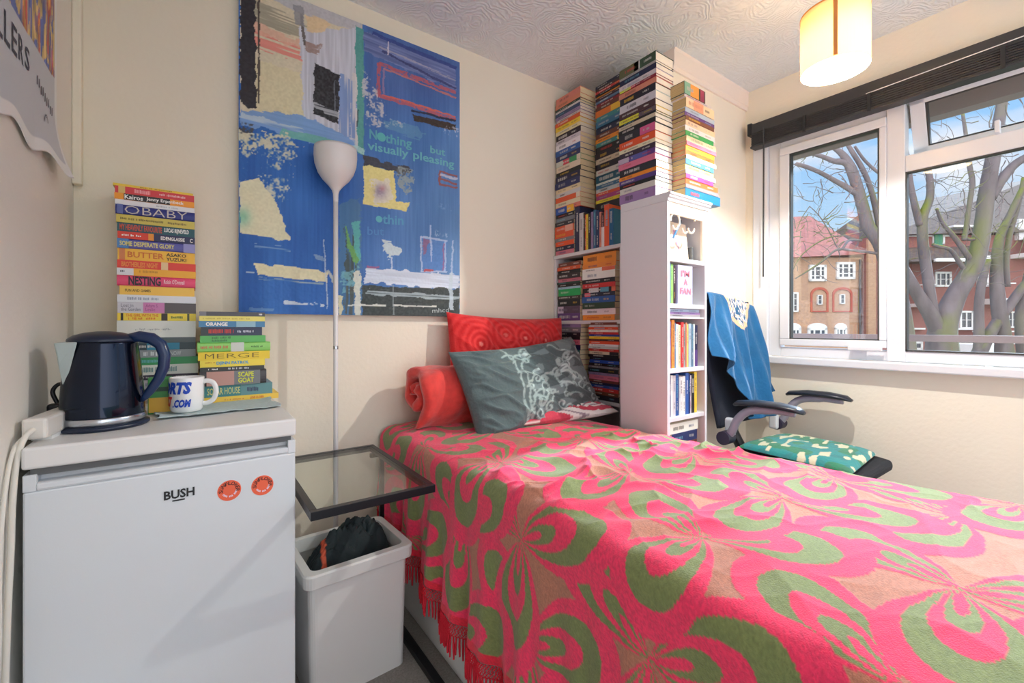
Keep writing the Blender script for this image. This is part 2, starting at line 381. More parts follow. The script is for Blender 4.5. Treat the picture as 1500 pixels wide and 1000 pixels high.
# ------------------------------------------------------------------ painting
def painting():
    X0, X1, Z0, Z1, YF = .135, 1.035, 1.133, 2.345, 1.866
    nx, nz = 340, 450
    xs = np.linspace(X0, X1, nx); zs = np.linspace(Z0, Z1, nz); X, Z = np.meshgrid(xs, zs, indexing='ij')
    t = CC * X + SS * YF; U = 750 + FPX * (SS * X - CC * YF) / t; V = CV + FPX * (EYE - Z) / t
    rs = lambda s: vnoise(X * 38, Z * 38, s) - .5
    fine = lambda s: vnoise(X * 160, Z * 160, s)
    hstreak = lambda s: vnoise(X * 9 + Z * 2, Z * 190 + X * 4, s); vstreak = lambda s: vnoise(X * 190, Z * 9, s)
    C = np.zeros(X.shape + (3,)) + np.array([62, 112, 182.])
    lf = np.clip((525 - U) / 20, 0, 1)[..., None]
    C = C * (1 - lf) + np.array([38, 102, 184.]) * lf
    lo = np.clip((U - 525) / 140 * (V - 60) / 300, 0, 1)[..., None]; C = C + lo * np.array([30, 26, 10.])
    up = np.clip((190 - V) / 60, 0, 1)[..., None] * np.clip((U - 530) / 10, 0, 1)[..., None]; C = C * (1 - up) + np.array([66, 100, 165.]) * up
    C += (vnoise(X * 12, Z * 5, 3)[..., None] - .5) * 26 + (vstreak(4)[..., None] - .5) * 12
    def inpoly(poly, wob=2.0, sd=0):
        Uw = U + rs(sd + 20) * 2 * wob + (fine(sd + 21) - .5) * wob; Vw = V + rs(sd + 22) * 2 * wob + (hstreak(sd + 23) - .5) * wob
        ins = np.zeros(U.shape, bool); n = len(poly)
        for i in range(n):
            x1, y1 = poly[i]; x2, y2 = poly[(i + 1) % n]
            c = ((y1 > Vw) != (y2 > Vw)) & (Uw < (x2 - x1) * (Vw - y1) / (y2 - y1 + 1e-9) + x1); ins ^= c
        return ins
    def put(mask, col, a=1.0, tex=14, sd=0, st=None):
        nonlocal C
        s_ = (hstreak(sd + 5) if st == 'h' else vstreak(sd + 5) if st == 'v' else fine(sd + 5))
        w = (mask * a)[..., None] if not isinstance(a, np.ndarray) else (mask * a)[..., None]
        C = C * (1 - w) + (np.array(col, float) + (s_[..., None] - .5) * tex) * w
    def poly(p, col, wob=2.0, a=1.0, sd=0, tex=14, st=None, thr=None):
        m = inpoly(p, wob, sd).astype(float)
        if thr is not None:
            n_ = hstreak(sd + 9) if st == 'h' else vstreak(sd + 9) if st == 'v' else fine(sd + 9) * .5 + (rs(sd + 8) + .5) * .5
            m = m * np.clip((n_ - thr) * 6, 0, 1)
        put(m, col, a, tex, sd, st)
    def line(p, q, w, col, a=1.0, sd=0, wob=1.0, thr=None, st=None):
        dx, dy = q[0] - p[0], q[1] - p[1]; L_ = math.hypot(dx, dy); nx_, ny_ = -dy / L_ * w / 2, dx / L_ * w / 2
        poly([(p[0] + nx_, p[1] + ny_), (q[0] + nx_, q[1] + ny_), (q[0] - nx_, q[1] - ny_), (p[0] - nx_, p[1] - ny_)], col, wob, a, sd, 10, st, thr)
    # upper left panel
    poly([(352, -90), (530, 20), (528, 210), (445, 200), (352, 165)], (214, 206, 182), 1, sd=1)
    poly([(370, -10), (452, 38), (450, 62), (372, 30)], (150, 148, 132), 2, .8, 2, st='h', thr=.3)
    poly([(372, -60), (530, 20), (528, 48), (440, 20), (372, -15)], (190, 190, 196), 2, sd=3)
    poly([(372, 42), (447, 72), (446, 95), (372, 68)], (226, 138, 128), 3, .9, 4, st='h', thr=.15)
    poly([(372, 30), (447, 62), (446, 75), (372, 48)], (222, 178, 158), 3, .8, 5)
    poly([(374, 85), (445, 108), (446, 190), (376, 180)], (216, 208, 174), 2, sd=6)
    poly([(440, 40), (526, 44), (527, 212), (444, 190)], (196, 200, 214), 3, sd=7, tex=34, st='v')
    poly([(448, 22), (486, 34), (470, 48), (450, 44)], (224, 200, 160), 3, .9, 8)
    poly([(446, 62), (472, 66), (468, 78), (448, 72)], (150, 122, 116), 3, .8, 9, thr=.3)
    line((442, 20), (446, 66), 4, (90, 82, 80), .85, 10)
    poly([(430, 5), (446, 12), (446, 40), (432, 34)], (140, 142, 150), 2, .8, 11)
    poly([(352, -90), (374, -75), (375, 158), (362, 160), (352, 148)], (46, 42, 50), 2.5, sd=12)
    line((379, -30), (379, 152), 3, (62, 52, 50), .85, 13, 1.2)
    poly([(498, 108), (522, 118), (522, 205), (494, 196)], (118, 148, 204), 3, .85, 14, st='v', thr=.15)
    poly([(460, 92), (498, 110), (496, 182), (460, 168)], (44, 44, 50), 2, sd=15, tex=40)
    poly([(460, 150), (496, 164), (496, 176), (460, 158)], (178, 182, 190), 2, .9, 16, st='h', thr=.25)
    line((490, 118), (490, 170), 1.6, (150, 160, 175), .5, 17)
    # middle band
    poly([(352, 162), (446, 170), (524, 208), (524, 222), (440, 205), (352, 180)], (120, 160, 215), 4, .95, 18, st='h')
    line((352, 168), (445, 196), 9, (186, 206, 222), .9, 19, 3, .2, 'h'); line((440, 196), (524, 216), 5, (200, 216, 226), .9, 20, 2)
    line((412, 193), (505, 216), 11, (112, 182, 178), .95, 21, 2)
    poly([(352, 178), (372, 180), (374, 210), (352, 206)], (68, 62, 62), 3, .85, 22, thr=.4)
    poly([(352, 190), (425, 196), (440, 214), (420, 232), (380, 226), (352, 222)], (214, 212, 186), 7, .95, 23, thr=.4)
    poly([(352, 215), (440, 212), (424, 300), (352, 275)], (206, 208, 192), 10, .95, 24, thr=.56)
    # lower left panel
    poly([(352, 268), (378, 262), (402, 292), (424, 348), (424, 353), (352, 342)], (226, 224, 192), 2, sd=25)
    poly([(378, 258), (425, 262), (418, 300), (402, 294)], (214, 214, 198), 6, .9, 26, thr=.45)
    put(np.exp(-((U - 356) ** 2 / 120 + (V - 318) ** 2 / 160)), (120, 196, 166), .75, 10, 27)
    line((372, 358), (425, 366), 6, (150, 180, 214), .8, 28, 2, .4, 'h')
    poly([(370, 384), (480, 398), (478, 413), (378, 402)], (226, 222, 186), 2, sd=29)
    line((378, 406), (474, 416), 4, (170, 186, 190), .8, 30, 2, .3, 'h')
    line((415, 443), (476, 447), 4, (220, 228, 236), .9, 31, 1.5, .3); line((360, 398), (372, 400), 2, (200, 210, 220), .8, 32)
    line((474, 350), (480, 452), 1.6, (200, 214, 226), .8, 33); line((478, 396), (488, 412), 4, (214, 218, 200), .8, 34, 2)
    poly([(458, 370), (472, 374), (476, 384), (462, 380)], (160, 180, 205), 2, .7, 35)
    poly([(365, 450), (400, 452), (400, 457), (365, 455)], (150, 180, 215), 2, .5, 36)
    # centre vertical strip
    poly([(497, 300), (527, 290), (530, 462), (496, 460)], (86, 128, 150), 3, .55, 37, st='v')
    poly([(504, 330), (520, 345), (522, 400), (512, 440), (506, 400)], (64, 78, 74), 3, .9, 38, thr=.25, st='v')
    poly([(505, 330), (518, 362), (526, 380), (524, 392), (508, 362)], (108, 172, 92), 3, .9, 39)
    poly([(516, 325), (527, 322), (527, 385), (520, 372)], (96, 190, 178), 2, .8, 40)
    poly([(500, 400), (528, 392), (528, 430), (502, 432)], (120, 184, 196), 4, .75, 41, thr=.35)
    poly([(504, 415), (520, 420), (520, 462), (504, 460)], (78, 84, 78), 3, .85, 42, thr=.3, st='v')
    poly([(519, 400), (528, 398), (528, 462), (519, 462)], (218, 220, 206), 2, .9, 43); poly([(495, 432), (501, 432), (501, 462), (495, 462)], (222, 216, 176), 2, .9, 44)
    poly([(520, 38), (533, 44), (533, 228), (524, 224)], (86, 158, 154), 1, sd=45)
    poly([(516, 105), (522, 110), (523, 220), (514, 200)], (214, 212, 214), 2, .9, 46, thr=.3, st='v')
    line((516, 216), (533, 222), 10, (176, 214, 214), .8, 47, 3, .3); line((524, 160), (524, 185), 2, (50, 60, 70), .7, 48)
    # right panel
    poly([(533, 44), (668, 100), (668, 134), (535, 75)], (112, 124, 176), 2, .85, 49, st='h', tex=60)
    line((545, 48), (668, 100), 5, (50, 70, 140), .9, 50); line((555, 68), (668, 118), 3, (180, 176, 190), .7, 51, 1.5, .35, 'h')
    line((560, 75), (668, 130), 3, (50, 58, 110), .8, 52); line((569, 60), (569, 80), 2, (220, 210, 220), .8, 53)
    for (p, q) in (((554, 93), (668, 136)), ((554, 140), (668, 175)), ((555, 92), (554, 141))):
        line(p, q, 5.0, (186, 92, 104), .9, 54, 1.2, .2)
    line((563, 100), (668, 144), 2.5, (206, 120, 112), .85, 55); line((562, 100), (562, 138), 3, (170, 130, 160), .7, 56); line((560, 138), (668, 171), 2.5, (220, 104, 84), .9, 57)
    line((603, 162), (668, 177), 3, (34, 36, 60), .9, 58); poly([(604, 167), (668, 182), (668, 192), (606, 177)], (58, 46, 42), 1, sd=59)
    poly([(535, 105), (548, 130), (562, 168), (590, 188), (536, 186)], (196, 196, 202), 7, .9, 60, thr=.45)
    line((560, 178), (620, 200), 14, (100, 156, 188), .5, 61, 4); line((650, 188), (668, 196), 12, (200, 206, 226), .7, 62, 4, .5)
    poly([(532, 226), (560, 236), (600, 246), (602, 254), (534, 244)], (64, 62, 68), 3, .9, 63)
    poly([(578, 245), (604, 248), (610, 266), (598, 282), (584, 272)], (150, 164, 164), 5, .85, 64, thr=.3); poly([(580, 248), (596, 250), (594, 264), (582, 262)], (80, 80, 80), 4, .7, 65, thr=.4)
    poly([(533, 242), (577, 250), (580, 296), (600, 296), (596, 309), (533, 300)], (226, 218, 146), 1.5, sd=66)
    poly([(545, 262), (572, 262), (576, 296), (548, 296)], (222, 220, 214), 5, .8, 67)
    put(np.exp(-((U - 557) ** 2 / 90 + (V - 280) ** 2 / 110)), (140, 128, 160), .8, 60, 68); put(np.exp(-((U - 560) ** 2 / 18 + (V - 276) ** 2 / 20)), (196, 134, 136), .6, 30, 69)
    for (p, q) in (((643, 251), (670, 258)), ((643, 262), (670, 270)), ((643, 270), (670, 276)), ((644, 251), (644, 270))):
        line(p, q, 3, (150, 84, 82), .9, 70)
    line((645, 256), (670, 262), 4, (206, 206, 220), .8, 71)
    poly([(560, 350), (572, 352), (588, 365), (586, 374), (568, 378), (560, 366)], (206, 222, 226), 4, .95, 72); line((573, 376), (574, 396), 2.5, (196, 212, 232), .9, 73)
    poly([(618, 348), (655, 352), (654, 398), (618, 396)], (84, 134, 204), 1, .7, 74); poly([(620, 350), (630, 352), (624, 372), (620, 372)], (146, 96, 130), 2, .8, 75)
    for (p, q) in (((617, 346), (617, 398)), ((617, 347), (655, 353)), ((617, 397), (655, 398)), ((652, 352), (652, 398)), ((663, 352), (662, 402)), ((630, 330), (632, 384))):
        line(p, q, 2.4, (184, 202, 230), .8, 76, 1)
    line((650, 356), (649, 396), 2, (160, 104, 150), .8, 77); line((620, 396), (634, 397), 3, (190, 80, 90), .9, 78)
    line((636, 342), (655, 346), 8, (170, 196, 224), .7, 79, 3, .4); line((640, 300), (660, 304), 10, (140, 176, 220), .5, 80, 4, .5)
    poly([(533, 392), (600, 396), (672, 403), (672, 424), (533, 414)], (210, 222, 238), 3, .97, 81, st='h', tex=30)
    line((537, 390), (556, 391), 3, (170, 90, 130), .8, 82)
    poly([(529, 417), (673, 423), (673, 465), (529, 465)], (52, 62, 62), 2, .98, 83, tex=24)
    line((536, 426), (672, 438), 8, (176, 194, 202), .85, 84, 2.5, .3, 'h'); line((510, 446), (566, 447), 2.4, (222, 226, 220), .9, 85); line((576, 447), (640, 449), 2.4, (222, 226, 220), .9, 86)
    line((576, 418), (577, 460), 2, (150, 164, 168), .7, 87); line((660, 400), (661, 455), 6, (196, 214, 226), .85, 88, 1.5)
    cols = s2l(np.clip(C, 4, 250))
    Y = np.full(X.shape, YF) - (fine(99) ** 2) * .0012
    th = thing('canvas_painting', 'large unframed blue abstract canvas with faint lettering hanging on back wall', 'painting', (X0, YF, Z0))
    grid_mesh('painted_front', X - X0, Y - YF, Z - Z0, M_COL, cols, th)
    MB().box((0.0005, .0015, 0.0005), (X1 - X0, YB - YF - .001, Z1 - Z0 - .0005), col=lin((190, 196, 206))).build('canvas_body', M_COL, th)
    def words(s, ua, va, ub, vb, h, col, bold=.02):
        vs, fs, w = text_mesh(s, bold)
        xa, za = on_y(ua, va, YF); xb, zb = on_y(ub, vb, YF)
        MB().add([(xa + (xb - xa) * p[0] / w - X0, -.002, za + (zb - za) * p[0] / w + p[1] * h - Z0) for p in vs], fs, 0, lin(col)).build('painted_word', M_COL, th, fixn=False)
    words('N', 541, 203, 552, 205, .040, (92, 170, 186)); words('thing', 564, 213, 603, 221, .052, (92, 170, 186)); words('but', 630, 224, 652, 229, .034, (102, 176, 190))
    words('visually', 538, 223, 598, 235, .048, (104, 180, 192)); words('pleasing', 605, 236, 665, 250, .048, (104, 180, 192))
    words('thin', 560, 328, 591, 330, .042, (88, 160, 200)); words('but', 538, 344, 562, 345, .035, (82, 140, 200), .005)
    words('mhcd', 633, 458, 657, 457, .020, (176, 190, 190), .0)
    cx, cz = on_y(558.5, 201, YF); r_ = .019
    MB().add([(cx - X0 + r_ * math.cos(k * PI / 10), -.002, cz - Z0 + r_ * math.sin(k * PI / 10)) for k in range(20)], [tuple(range(20))], 0, lin((92, 182, 186))).build('painted_dot', M_COL, th, fixn=False)
    cx, cz = on_y(555, 321, YF); r_ = .014
    MB().add([(cx - X0 + r_ * math.cos(k * PI / 10), -.0022, cz - Z0 + r_ * math.sin(k * PI / 10)) for k in range(20)], [tuple(range(20))], 0, lin((96, 180, 196))).build('painted_dot', M_COL, th, fixn=False)
painting()

# ------------------------------------------------------------------ poster on the left wall
def poster():
    y0, y1, z0, z1 = .85, 1.665, 1.49, 2.36
    ny, nz = 200, 220
    Y, Z = np.meshgrid(np.linspace(y0, y1, ny), np.linspace(z0, z1, nz), indexing='ij')
    zz = Z + .012 * np.sin(Y * 30) * np.clip((z0 + .1 - Z) / .1, 0, 1)
    curl = np.clip((z0 + .16 - Z) / .16, 0, 1) ** 2 * (.004 + .03 * np.clip((Y - 1.45) / .2, 0, 1)) + .0015
    X = XL + curl + .002
    C = np.zeros(Y.shape + (3,)) + np.array([200, 205, 212.])
    n1 = vnoise(Y * 60, Z * 9, 5); n2 = vnoise(Y * 40 + 30, Z * 14, 6); n3 = vnoise(Y * 90, Z * 22, 8)
    art = Z > (1.728 + .02 * (Y - 1.4))
    pal = np.array([[196, 86, 74], [222, 158, 84], [120, 112, 158], [92, 110, 176], [206, 180, 120], [150, 120, 140]], float)
    ii = (np.clip(n1 * .6 + n2 * .4, 0, .999) * 9).astype(int) % 6
    C = np.where(art[..., None], pal[ii] * (.8 + .4 * n3[..., None]), C)
    brd = (y1 - Y < .022) | (Z - z0 < .028); C = np.where(brd[..., None], np.array([236, 238, 238.]), C)
    th = thing('poster', 'curling paper poster with coloured art and black lettering on left wall', 'poster', (XL, y0, z0))
    grid_mesh('poster_sheet', X - XL, Y - y0, zz - z0, M_COL, s2l(C), th, solid=.0008)
    tx = MB()
    f = lambda a, b: (.0052, a - y0, b - z0)
    dark = lin((58, 58, 78))
    for i, ch in enumerate('LLERS'):
        a = 1.215 + i * .043; b = 1.628 + .004 * i
        put_text(tx, ch, f, a, a + .033, b, b + .066 - .004 * i, dark, bold=.01)
    for i in range(9):
        a = 1.475 + i * .0165; b = 1.645 - .003 * i + .004 * math.sin(i * 2.4)
        tx.add([f(a, b), f(a + .009, b + .004), f(a + .011, b + .026), f(a + .004, b + .022)], [(0, 1, 2, 3)], 0, lin((98, 92, 104)))
    n = 40
    for (cy, cz, ry, rz, w) in ((1.548, 1.560, .024, .044, .003), (1.548, 1.545, .016, .02, .003), (1.55, 1.585, .01, .014, .002)):
        o = [(.0075, cy + ry * math.cos(2 * PI * k / n) - y0, cz + rz * math.sin(2 * PI * k / n) - z0) for k in range(n)]
        i_ = [(.0075, cy + (ry - w) * math.cos(2 * PI * k / n) - y0, cz + (rz - w) * math.sin(2 * PI * k / n) - z0) for k in range(n)]
        tx.add(o + i_, [(k, (k + 1) % n, n + (k + 1) % n, n + k) for k in range(n)], 0, lin((112, 112, 118)))
    tx.build('printed_lettering', M_COL, th)
poster()
# ------------------------------------------------------------------ books
CN = dict(k=(28, 28, 34), K=(48, 48, 54), n=(28, 34, 66), N=(40, 52, 96), b=(44, 84, 164), B=(58, 110, 150), s=(90, 120, 150), t=(30, 92, 104), T=(64, 140, 140),
          g=(52, 150, 84), G=(40, 70, 52), l=(150, 205, 110), e=(40, 178, 100), y=(238, 206, 62), Y=(246, 226, 120), o=(236, 146, 52), O=(222, 92, 50), r=(200, 52, 50), R=(138, 34, 52),
          p=(214, 120, 140), P=(222, 80, 130), m=(170, 60, 130), v=(92, 62, 130), V=(150, 128, 168), w=(236, 234, 230), W=(206, 202, 204), c=(228, 212, 180), C=(206, 190, 160),
          d=(64, 46, 46), D=(112, 62, 50), a=(160, 158, 156), A=(120, 122, 126), i=(170, 196, 216), u=(54, 62, 108), S=(214, 134, 110), x=(24, 104, 150))
CNAME = dict(k='black', K='charcoal', n='navy', N='dark blue', b='blue', B='steel blue', s='slate blue', t='dark teal', T='teal', g='green', G='dark green', l='lime green', e='bright green',
             y='yellow', Y='pale yellow', o='orange', O='red-orange', r='red', R='crimson', p='pink', P='hot pink', m='magenta', v='purple', V='lilac', w='white', W='light grey', c='cream', C='beige',
             d='dark brown', D='brown', a='grey', A='mid grey', i='pale blue', u='indigo', S='salmon', x='bright teal')
ORD = ['', 'first', 'second', 'third', 'fourth', 'fifth', 'sixth', 'seventh', 'eighth', 'ninth', 'tenth', 'eleventh', 'twelfth', 'thirteenth', 'fourteenth', 'fifteenth', 'sixteenth',
       'seventeenth', 'eighteenth', 'nineteenth', 'twentieth', 'twenty-first', 'twenty-second', 'twenty-third', 'twenty-fourth', 'twenty-fifth', 'twenty-sixth', 'twenty-seventh',
       'twenty-eighth', 'twenty-ninth', 'thirtieth', 'thirty-first', 'thirty-second', 'thirty-third', 'thirty-fourth', 'thirty-fifth', 'thirty-sixth']
USED = set()
def uniq(label):
    assert label not in USED, label
    if len(label.replace('-', ' ').split()) > 16: print('LONG', label)
    USED.add(label); return label
def light(c): return c[0] * .3 + c[1] * .59 + c[2] * .11 > 130
def jit(c, k=10): return tuple(max(4, min(250, x + rnd.uniform(-k, k))) for x in c)
def book(label, group, M, L_, D_, T_, rgb, patches=(), texts=(), pages=None, dashes=None, ct=.0012, round_=False):
    """book lying flat: spine on local -Y from x = -L/2..L/2, depth to +Y, thickness 0..T"""
    r = thing('book', uniq(label), 'book', group=group); r.matrix_world = M
    base = lin(rgb); mb = MB(); h = L_ / 2
    back = lin(jit(rgb, 14))
    mb.box((-h, .0012, 0), (h, D_, ct), col=base); mb.box((-h, .0012, T_ - ct), (h, D_, T_), col=back)
    if round_:
        pr = [(0.0012, 0), (-.002, .12 * T_), (-.0035, .35 * T_), (-.0038, .5 * T_), (-.0035, .65 * T_), (-.002, .88 * T_), (.0012, T_), (.003, T_), (.003, 0)]
        mb.prism(pr, 'x', -h, h, col=base); yo = -.0042
    else:
        mb.box((-h, 0, 0), (h, .0015, T_), col=base); yo = -.0004
    def rect(x0, x1, z0, z1, col, off=0):
        y = yo - off
        mb.add([(x0, y, z0), (x1, y, z0), (x1, y, z1), (x0, y, z1)], [(0, 1, 2, 3)], 0, col)
    for (a, b_, c_) in patches: rect(-h + a * L_, -h + b_ * L_, .0003, T_ - .0003, lin(c_))
    f = lambda a, b_: (a, yo - .0004, b_)
    for tt in texts:
        s, a, b_, lo, hi, c_ = tt[:6]; bo = tt[6] if len(tt) > 6 else .02
        if s == '~':
            x = -h + a * L_
            while x < -h + b_ * L_:
                w_ = rnd.uniform(.0016, .0034)
                if rnd.random() > .15: rect(x, x + w_, (lo + rnd.uniform(0, .06)) * T_, (hi - rnd.uniform(0, .1)) * T_, lin(c_), .0003)
                x += w_ + .0012
            continue
        put_text(mb, s, f, -h + a * L_, -h + b_ * L_, lo * T_, hi * T_, lin(c_), bold=bo)
    if dashes is None and not texts:
        dashes = [(rnd.uniform(.06, .2), rnd.uniform(.35, .58), rnd.uniform(.3, .55))] + ([(rnd.uniform(.64, .7), rnd.uniform(.8, .92), .3)] if rnd.random() < .6 else [])
    for (a, b_, hh) in dashes or ():
        c_ = lin((235, 232, 224)) if not light(rgb) else lin((52, 48, 56))
        if rnd.random() < .25: c_ = lin(rnd.choice([(236, 190, 70), (214, 80, 70), (120, 190, 210)]) if not light(rgb) else rnd.choice([(190, 60, 50), (40, 70, 130)]))
        kb = rnd.uniform(.25, .6); c_ = tuple(c_[q] * (1 - kb) + base[q] * kb for q in range(3)) + (1,)
        x = -h + a * L_; xe = -h + b_ * L_
        zc = T_ * .5; hz = T_ * hh * .5
        while x < xe:
            w_ = rnd.uniform(.0016, .0036)
            if rnd.random() < .16: x += .003; continue
            rect(x, x + w_, zc - hz * rnd.uniform(.7, 1), zc + hz * rnd.uniform(.7, 1), c_, .0003); x += w_ + .0011
    mb.build('cover', M_BOOK, r, fixn=False)
    MB().box((-h + .0022, .0016, ct), (h - .0022, D_ - .0025, T_ - ct)).build('page_block', pages or M_PAGE, r, fixn=False)
    return r
def Mx(x, y, z, rz=0.0): return Matrix.Translation((x, y, z)) @ Matrix.Rotation(rz, 4, 'Z')
FACE_X = -PI / 2                       # spine looking to -X

def stack(where, group, axis, plane, c0, c1, codes, zs, base, depth, pages=None, texts={}, patches={}, jl=.012, jp=.004, lens={}, planes={}, extra=None, order='top'):
    """codes from the top down; zs = n + 1 heights from the top down; c0..c1 the extent along the spine"""
    n = len(codes); zs = np.interp(zs, [zs[-1], zs[0]], [base, zs[0]]) if abs(zs[-1] - base) > 1e-4 else np.array(zs)
    off = 0
    for i, cd in enumerate(codes):
        rgb = CN[cd] if isinstance(cd, str) else cd[0]; nm = CNAME[cd] if isinstance(cd, str) else cd[1]
        z1, z0 = float(zs[i]), float(zs[i + 1]) + .0001
        if i in lens: a, b = lens[i]
        else:
            a = c0 + rnd.uniform(0, jl); b = c1 - rnd.uniform(0, jl)
            if axis == 'x': a = c0 + rnd.uniform(0, min(jl, .004))
        p = planes.get(i, plane + rnd.uniform(-jp, jp))
        if i == 0: pos = 'topmost'
        elif i == n - 1: pos = 'lowest'
        else: pos = ORD[i + 1] + ' from the top'
        d = depth + rnd.uniform(-.006, .004)
        lab = f'{nm} book, {pos} {where}'
        if axis == 'x': M = Mx(p, (a + b) / 2, z0, FACE_X)
        else: M = Mx((a + b) / 2, p, z0, 0)
        book(lab, group, M, b - a, d, z1 - z0, jit(rgb, 7), patches.get(i, ()), texts.get(i, ()), pages if not callable(pages) else pages(i))

def hz_x(u, vs, X): return [on_x(u, v, X)[1] for v in vs]
def hz_y(u, vs, Y): return [on_y(u, v, Y)[1] for v in vs]

# ---- bookcase A in the recess (faces the bed)
SA = 1.655
ba = thing('bookcase', 'low white bookcase in the recess, its shelves facing the bed', 'bookcase', (SA, 1.42, 0))
def shelf_part(name, a, b, par, m=M_SHELF, bev=.0015): return loc(MB().box(a, b), par).build(name, m, par, bevel=bev)
for y in ((1.880, 1.897), (1.405, 1.422)): shelf_part('side_panel', (SA, y[0], 0), (1.905, y[1], 1.464), ba)
shelf_part('top_board', (SA - .004, 1.403, 1.464), (1.907, 1.898, 1.482), ba)
for z in (1.10, .70, .06): shelf_part('shelf', (SA + .002, 1.422, z), (1.89, 1.880, z + .018), ba)
shelf_part('back_panel', (1.89, 1.422, .06), (1.897, 1.880, 1.464), ba)
# ---- white tower B
TX0, TX1, TY0, TY1 = 1.525, 1.806, 1.068, 1.305
tb = thing('bookcase', 'tall narrow white bookcase with a plain side panel and fretwork top shelf', 'bookcase', (TX0, TY0, 0))
shelf_part('side_panel', (TX0, TY0, 0), (TX0 + .018, TY1, 1.585), tb); shelf_part('side_panel', (TX1 - .014, TY0, 0), (TX1, TY1, 1.585), tb)
shelf_part('back_panel', (TX0 + .018, TY1 - .006, 0), (TX1 - .014, TY1, 1.585), tb)
cn = MB(); prof = [(0, 0), (-.006, 0), (-.006, .010), (-.013, .016), (-.013, .022), (-.018, .026), (-.018, .034), (0, .034)]
cn.prism([(TY0 + p[0] + .003, 1.585 + p[1]) for p in prof] + [(TY1, 1.619), (TY1, 1.585)], 'x', TX0, TX1 + .018)
loc(cn, tb).build('cornice', M_SHELF, tb, bevel=.001)
for z in (1.348, 1.160, 1.118, .898, .702, .42): shelf_part('shelf', (TX0 + .018, TY0 + .004, z), (TX1 - .014, TY1 - .006, z + (.018 if z != 1.118 else .007)), tb)
fw = MB()                                      # fretwork scrolls in the top opening
zc = 1.51
def arc(cx, cz, r, a0, a1, w=.008, n=16):
    pts = [(cx + r * math.cos(math.radians(a0 + (a1 - a0) * k / n)), TY0 + .008, cz + r * math.sin(math.radians(a0 + (a1 - a0) * k / n))) for k in range(n + 1)]
    fw.tube(pts, w / 2, 8)
arc(1.588, 1.515, .030, 190, -40); arc(1.588, 1.498, .018, -170, 0); arc(1.655, 1.49, .018, 180, 330); arc(1.70, 1.50, .022, 190, 360)
arc(1.755, 1.515, .034, 150, -20); arc(1.645, 1.545, .016, 0, 180)
fw.box((TX0 + .018, TY0 + .002, 1.538), (TX1 - .014, TY0 + .012, 1.585)); fw.box((TX1 - .030, TY0 + .002, 1.366), (TX1 - .014, TY0 + .012, 1.54))
loc(fw, tb).build('fretwork', mat('cream_fretwork', (240, 228, 208), .5), tb)

# things in the top opening
cd = thing('greeting_card', 'cream card with a pink sketched figure on the fretwork shelf', 'card', (1.60, TY0 + .05, 1.366))
n = 60; AX, AZ = np.meshgrid(np.linspace(0, .15, n), np.linspace(0, .165, n), indexing='ij')
Cc = np.zeros(AX.shape + (3,)) + np.array([240, 222, 200.])
wv = np.abs(AX - .075 - .012 * np.sin(AZ * 45)) < (.004 + .012 * np.clip((AZ - .05) / .08, 0, 1)) * (AZ < .135) * (AZ > .015)
Cc = np.where((wv & (vnoise(AX * 300, AZ * 120, 3) > .3))[..., None], np.array([190, 140, 170.]), Cc)
grid_mesh('card_front', AX, AX * 0, AZ, M_COL, s2l(Cc), cd)
MB().box((0, .0006, 0), (.15, .003, .165)).build('card_back', mat('cream_card', (240, 226, 206), .8), cd); cd.rotation_euler = (-.10, 0, 0)
pb = thing('paintbrush', 'slim blue brush leaning across the cream card on top shelf', 'brush', (1.60, TY0 + .025, 1.45))
MB().tube([(0, 0, 0), (.045, 0, .062)], .0042, 8).build('handle', mat('blue_lacquer', (52, 120, 172), .3), pb)
MB().tube([(.045, 0, .062), (.052, 0, .072), (.057, 0, .079)], [.0042, .006, .001], 8).build('bristles', mat('dark_bristles', (44, 48, 62), .8), pb)
sb = MB().box((1.756, TY0 + .04, 1.3665), (1.768, TY0 + .12, 1.43)).build('small_box', mat('dark_grey_card', (92, 96, 100), .6), bevel=.001)
tag(sb, 'slim dark grey box beside the cream card, on the fretwork shelf', 'box')

def upright(label, group, x, y, z, T_, H_, D_, rgb, face='y', **k):
    """standing book; x, y = the lower left corner of the spine as seen from the front"""
    R = Matrix.Rotation(PI / 2, 4, 'Y')        # local x -> -z, local z -> +x
    M = Matrix.Translation((x, y, z + H_ / 2)) @ (Matrix.Rotation(FACE_X, 4, 'Z') if face == 'x' else Matrix.Identity(4)) @ R
    return book(label, group, M, H_, D_, T_, rgb, **k)
def row(where, group, face, x, y, z, specs, D_=.11, **kk):
    """specs: (code or rgb+name, thickness, height, kwargs)"""
    for i, sp in enumerate(specs):
        cd_, T_, H_ = sp[:3]; k = dict(sp[3]) if len(sp) > 3 else {}
        rgb = CN[cd_] if isinstance(cd_, str) else cd_[0]; nm = CNAME[cd_] if isinstance(cd_, str) else cd_[1]
        pos = ('leftmost' if i == 0 else 'rightmost' if i == len(specs) - 1 else ORD[i + 1] + ' from the left')
        upright(f'{nm} book, {pos} {where}', group, x + (rnd.uniform(0, .004) if face == 'x' else 0), y + (rnd.uniform(0, .004) if face == 'y' else 0), z, T_ - .0004, H_, D_, jit(rgb, 6), face, **k)
        if face == 'x': y -= T_
        else: x += T_
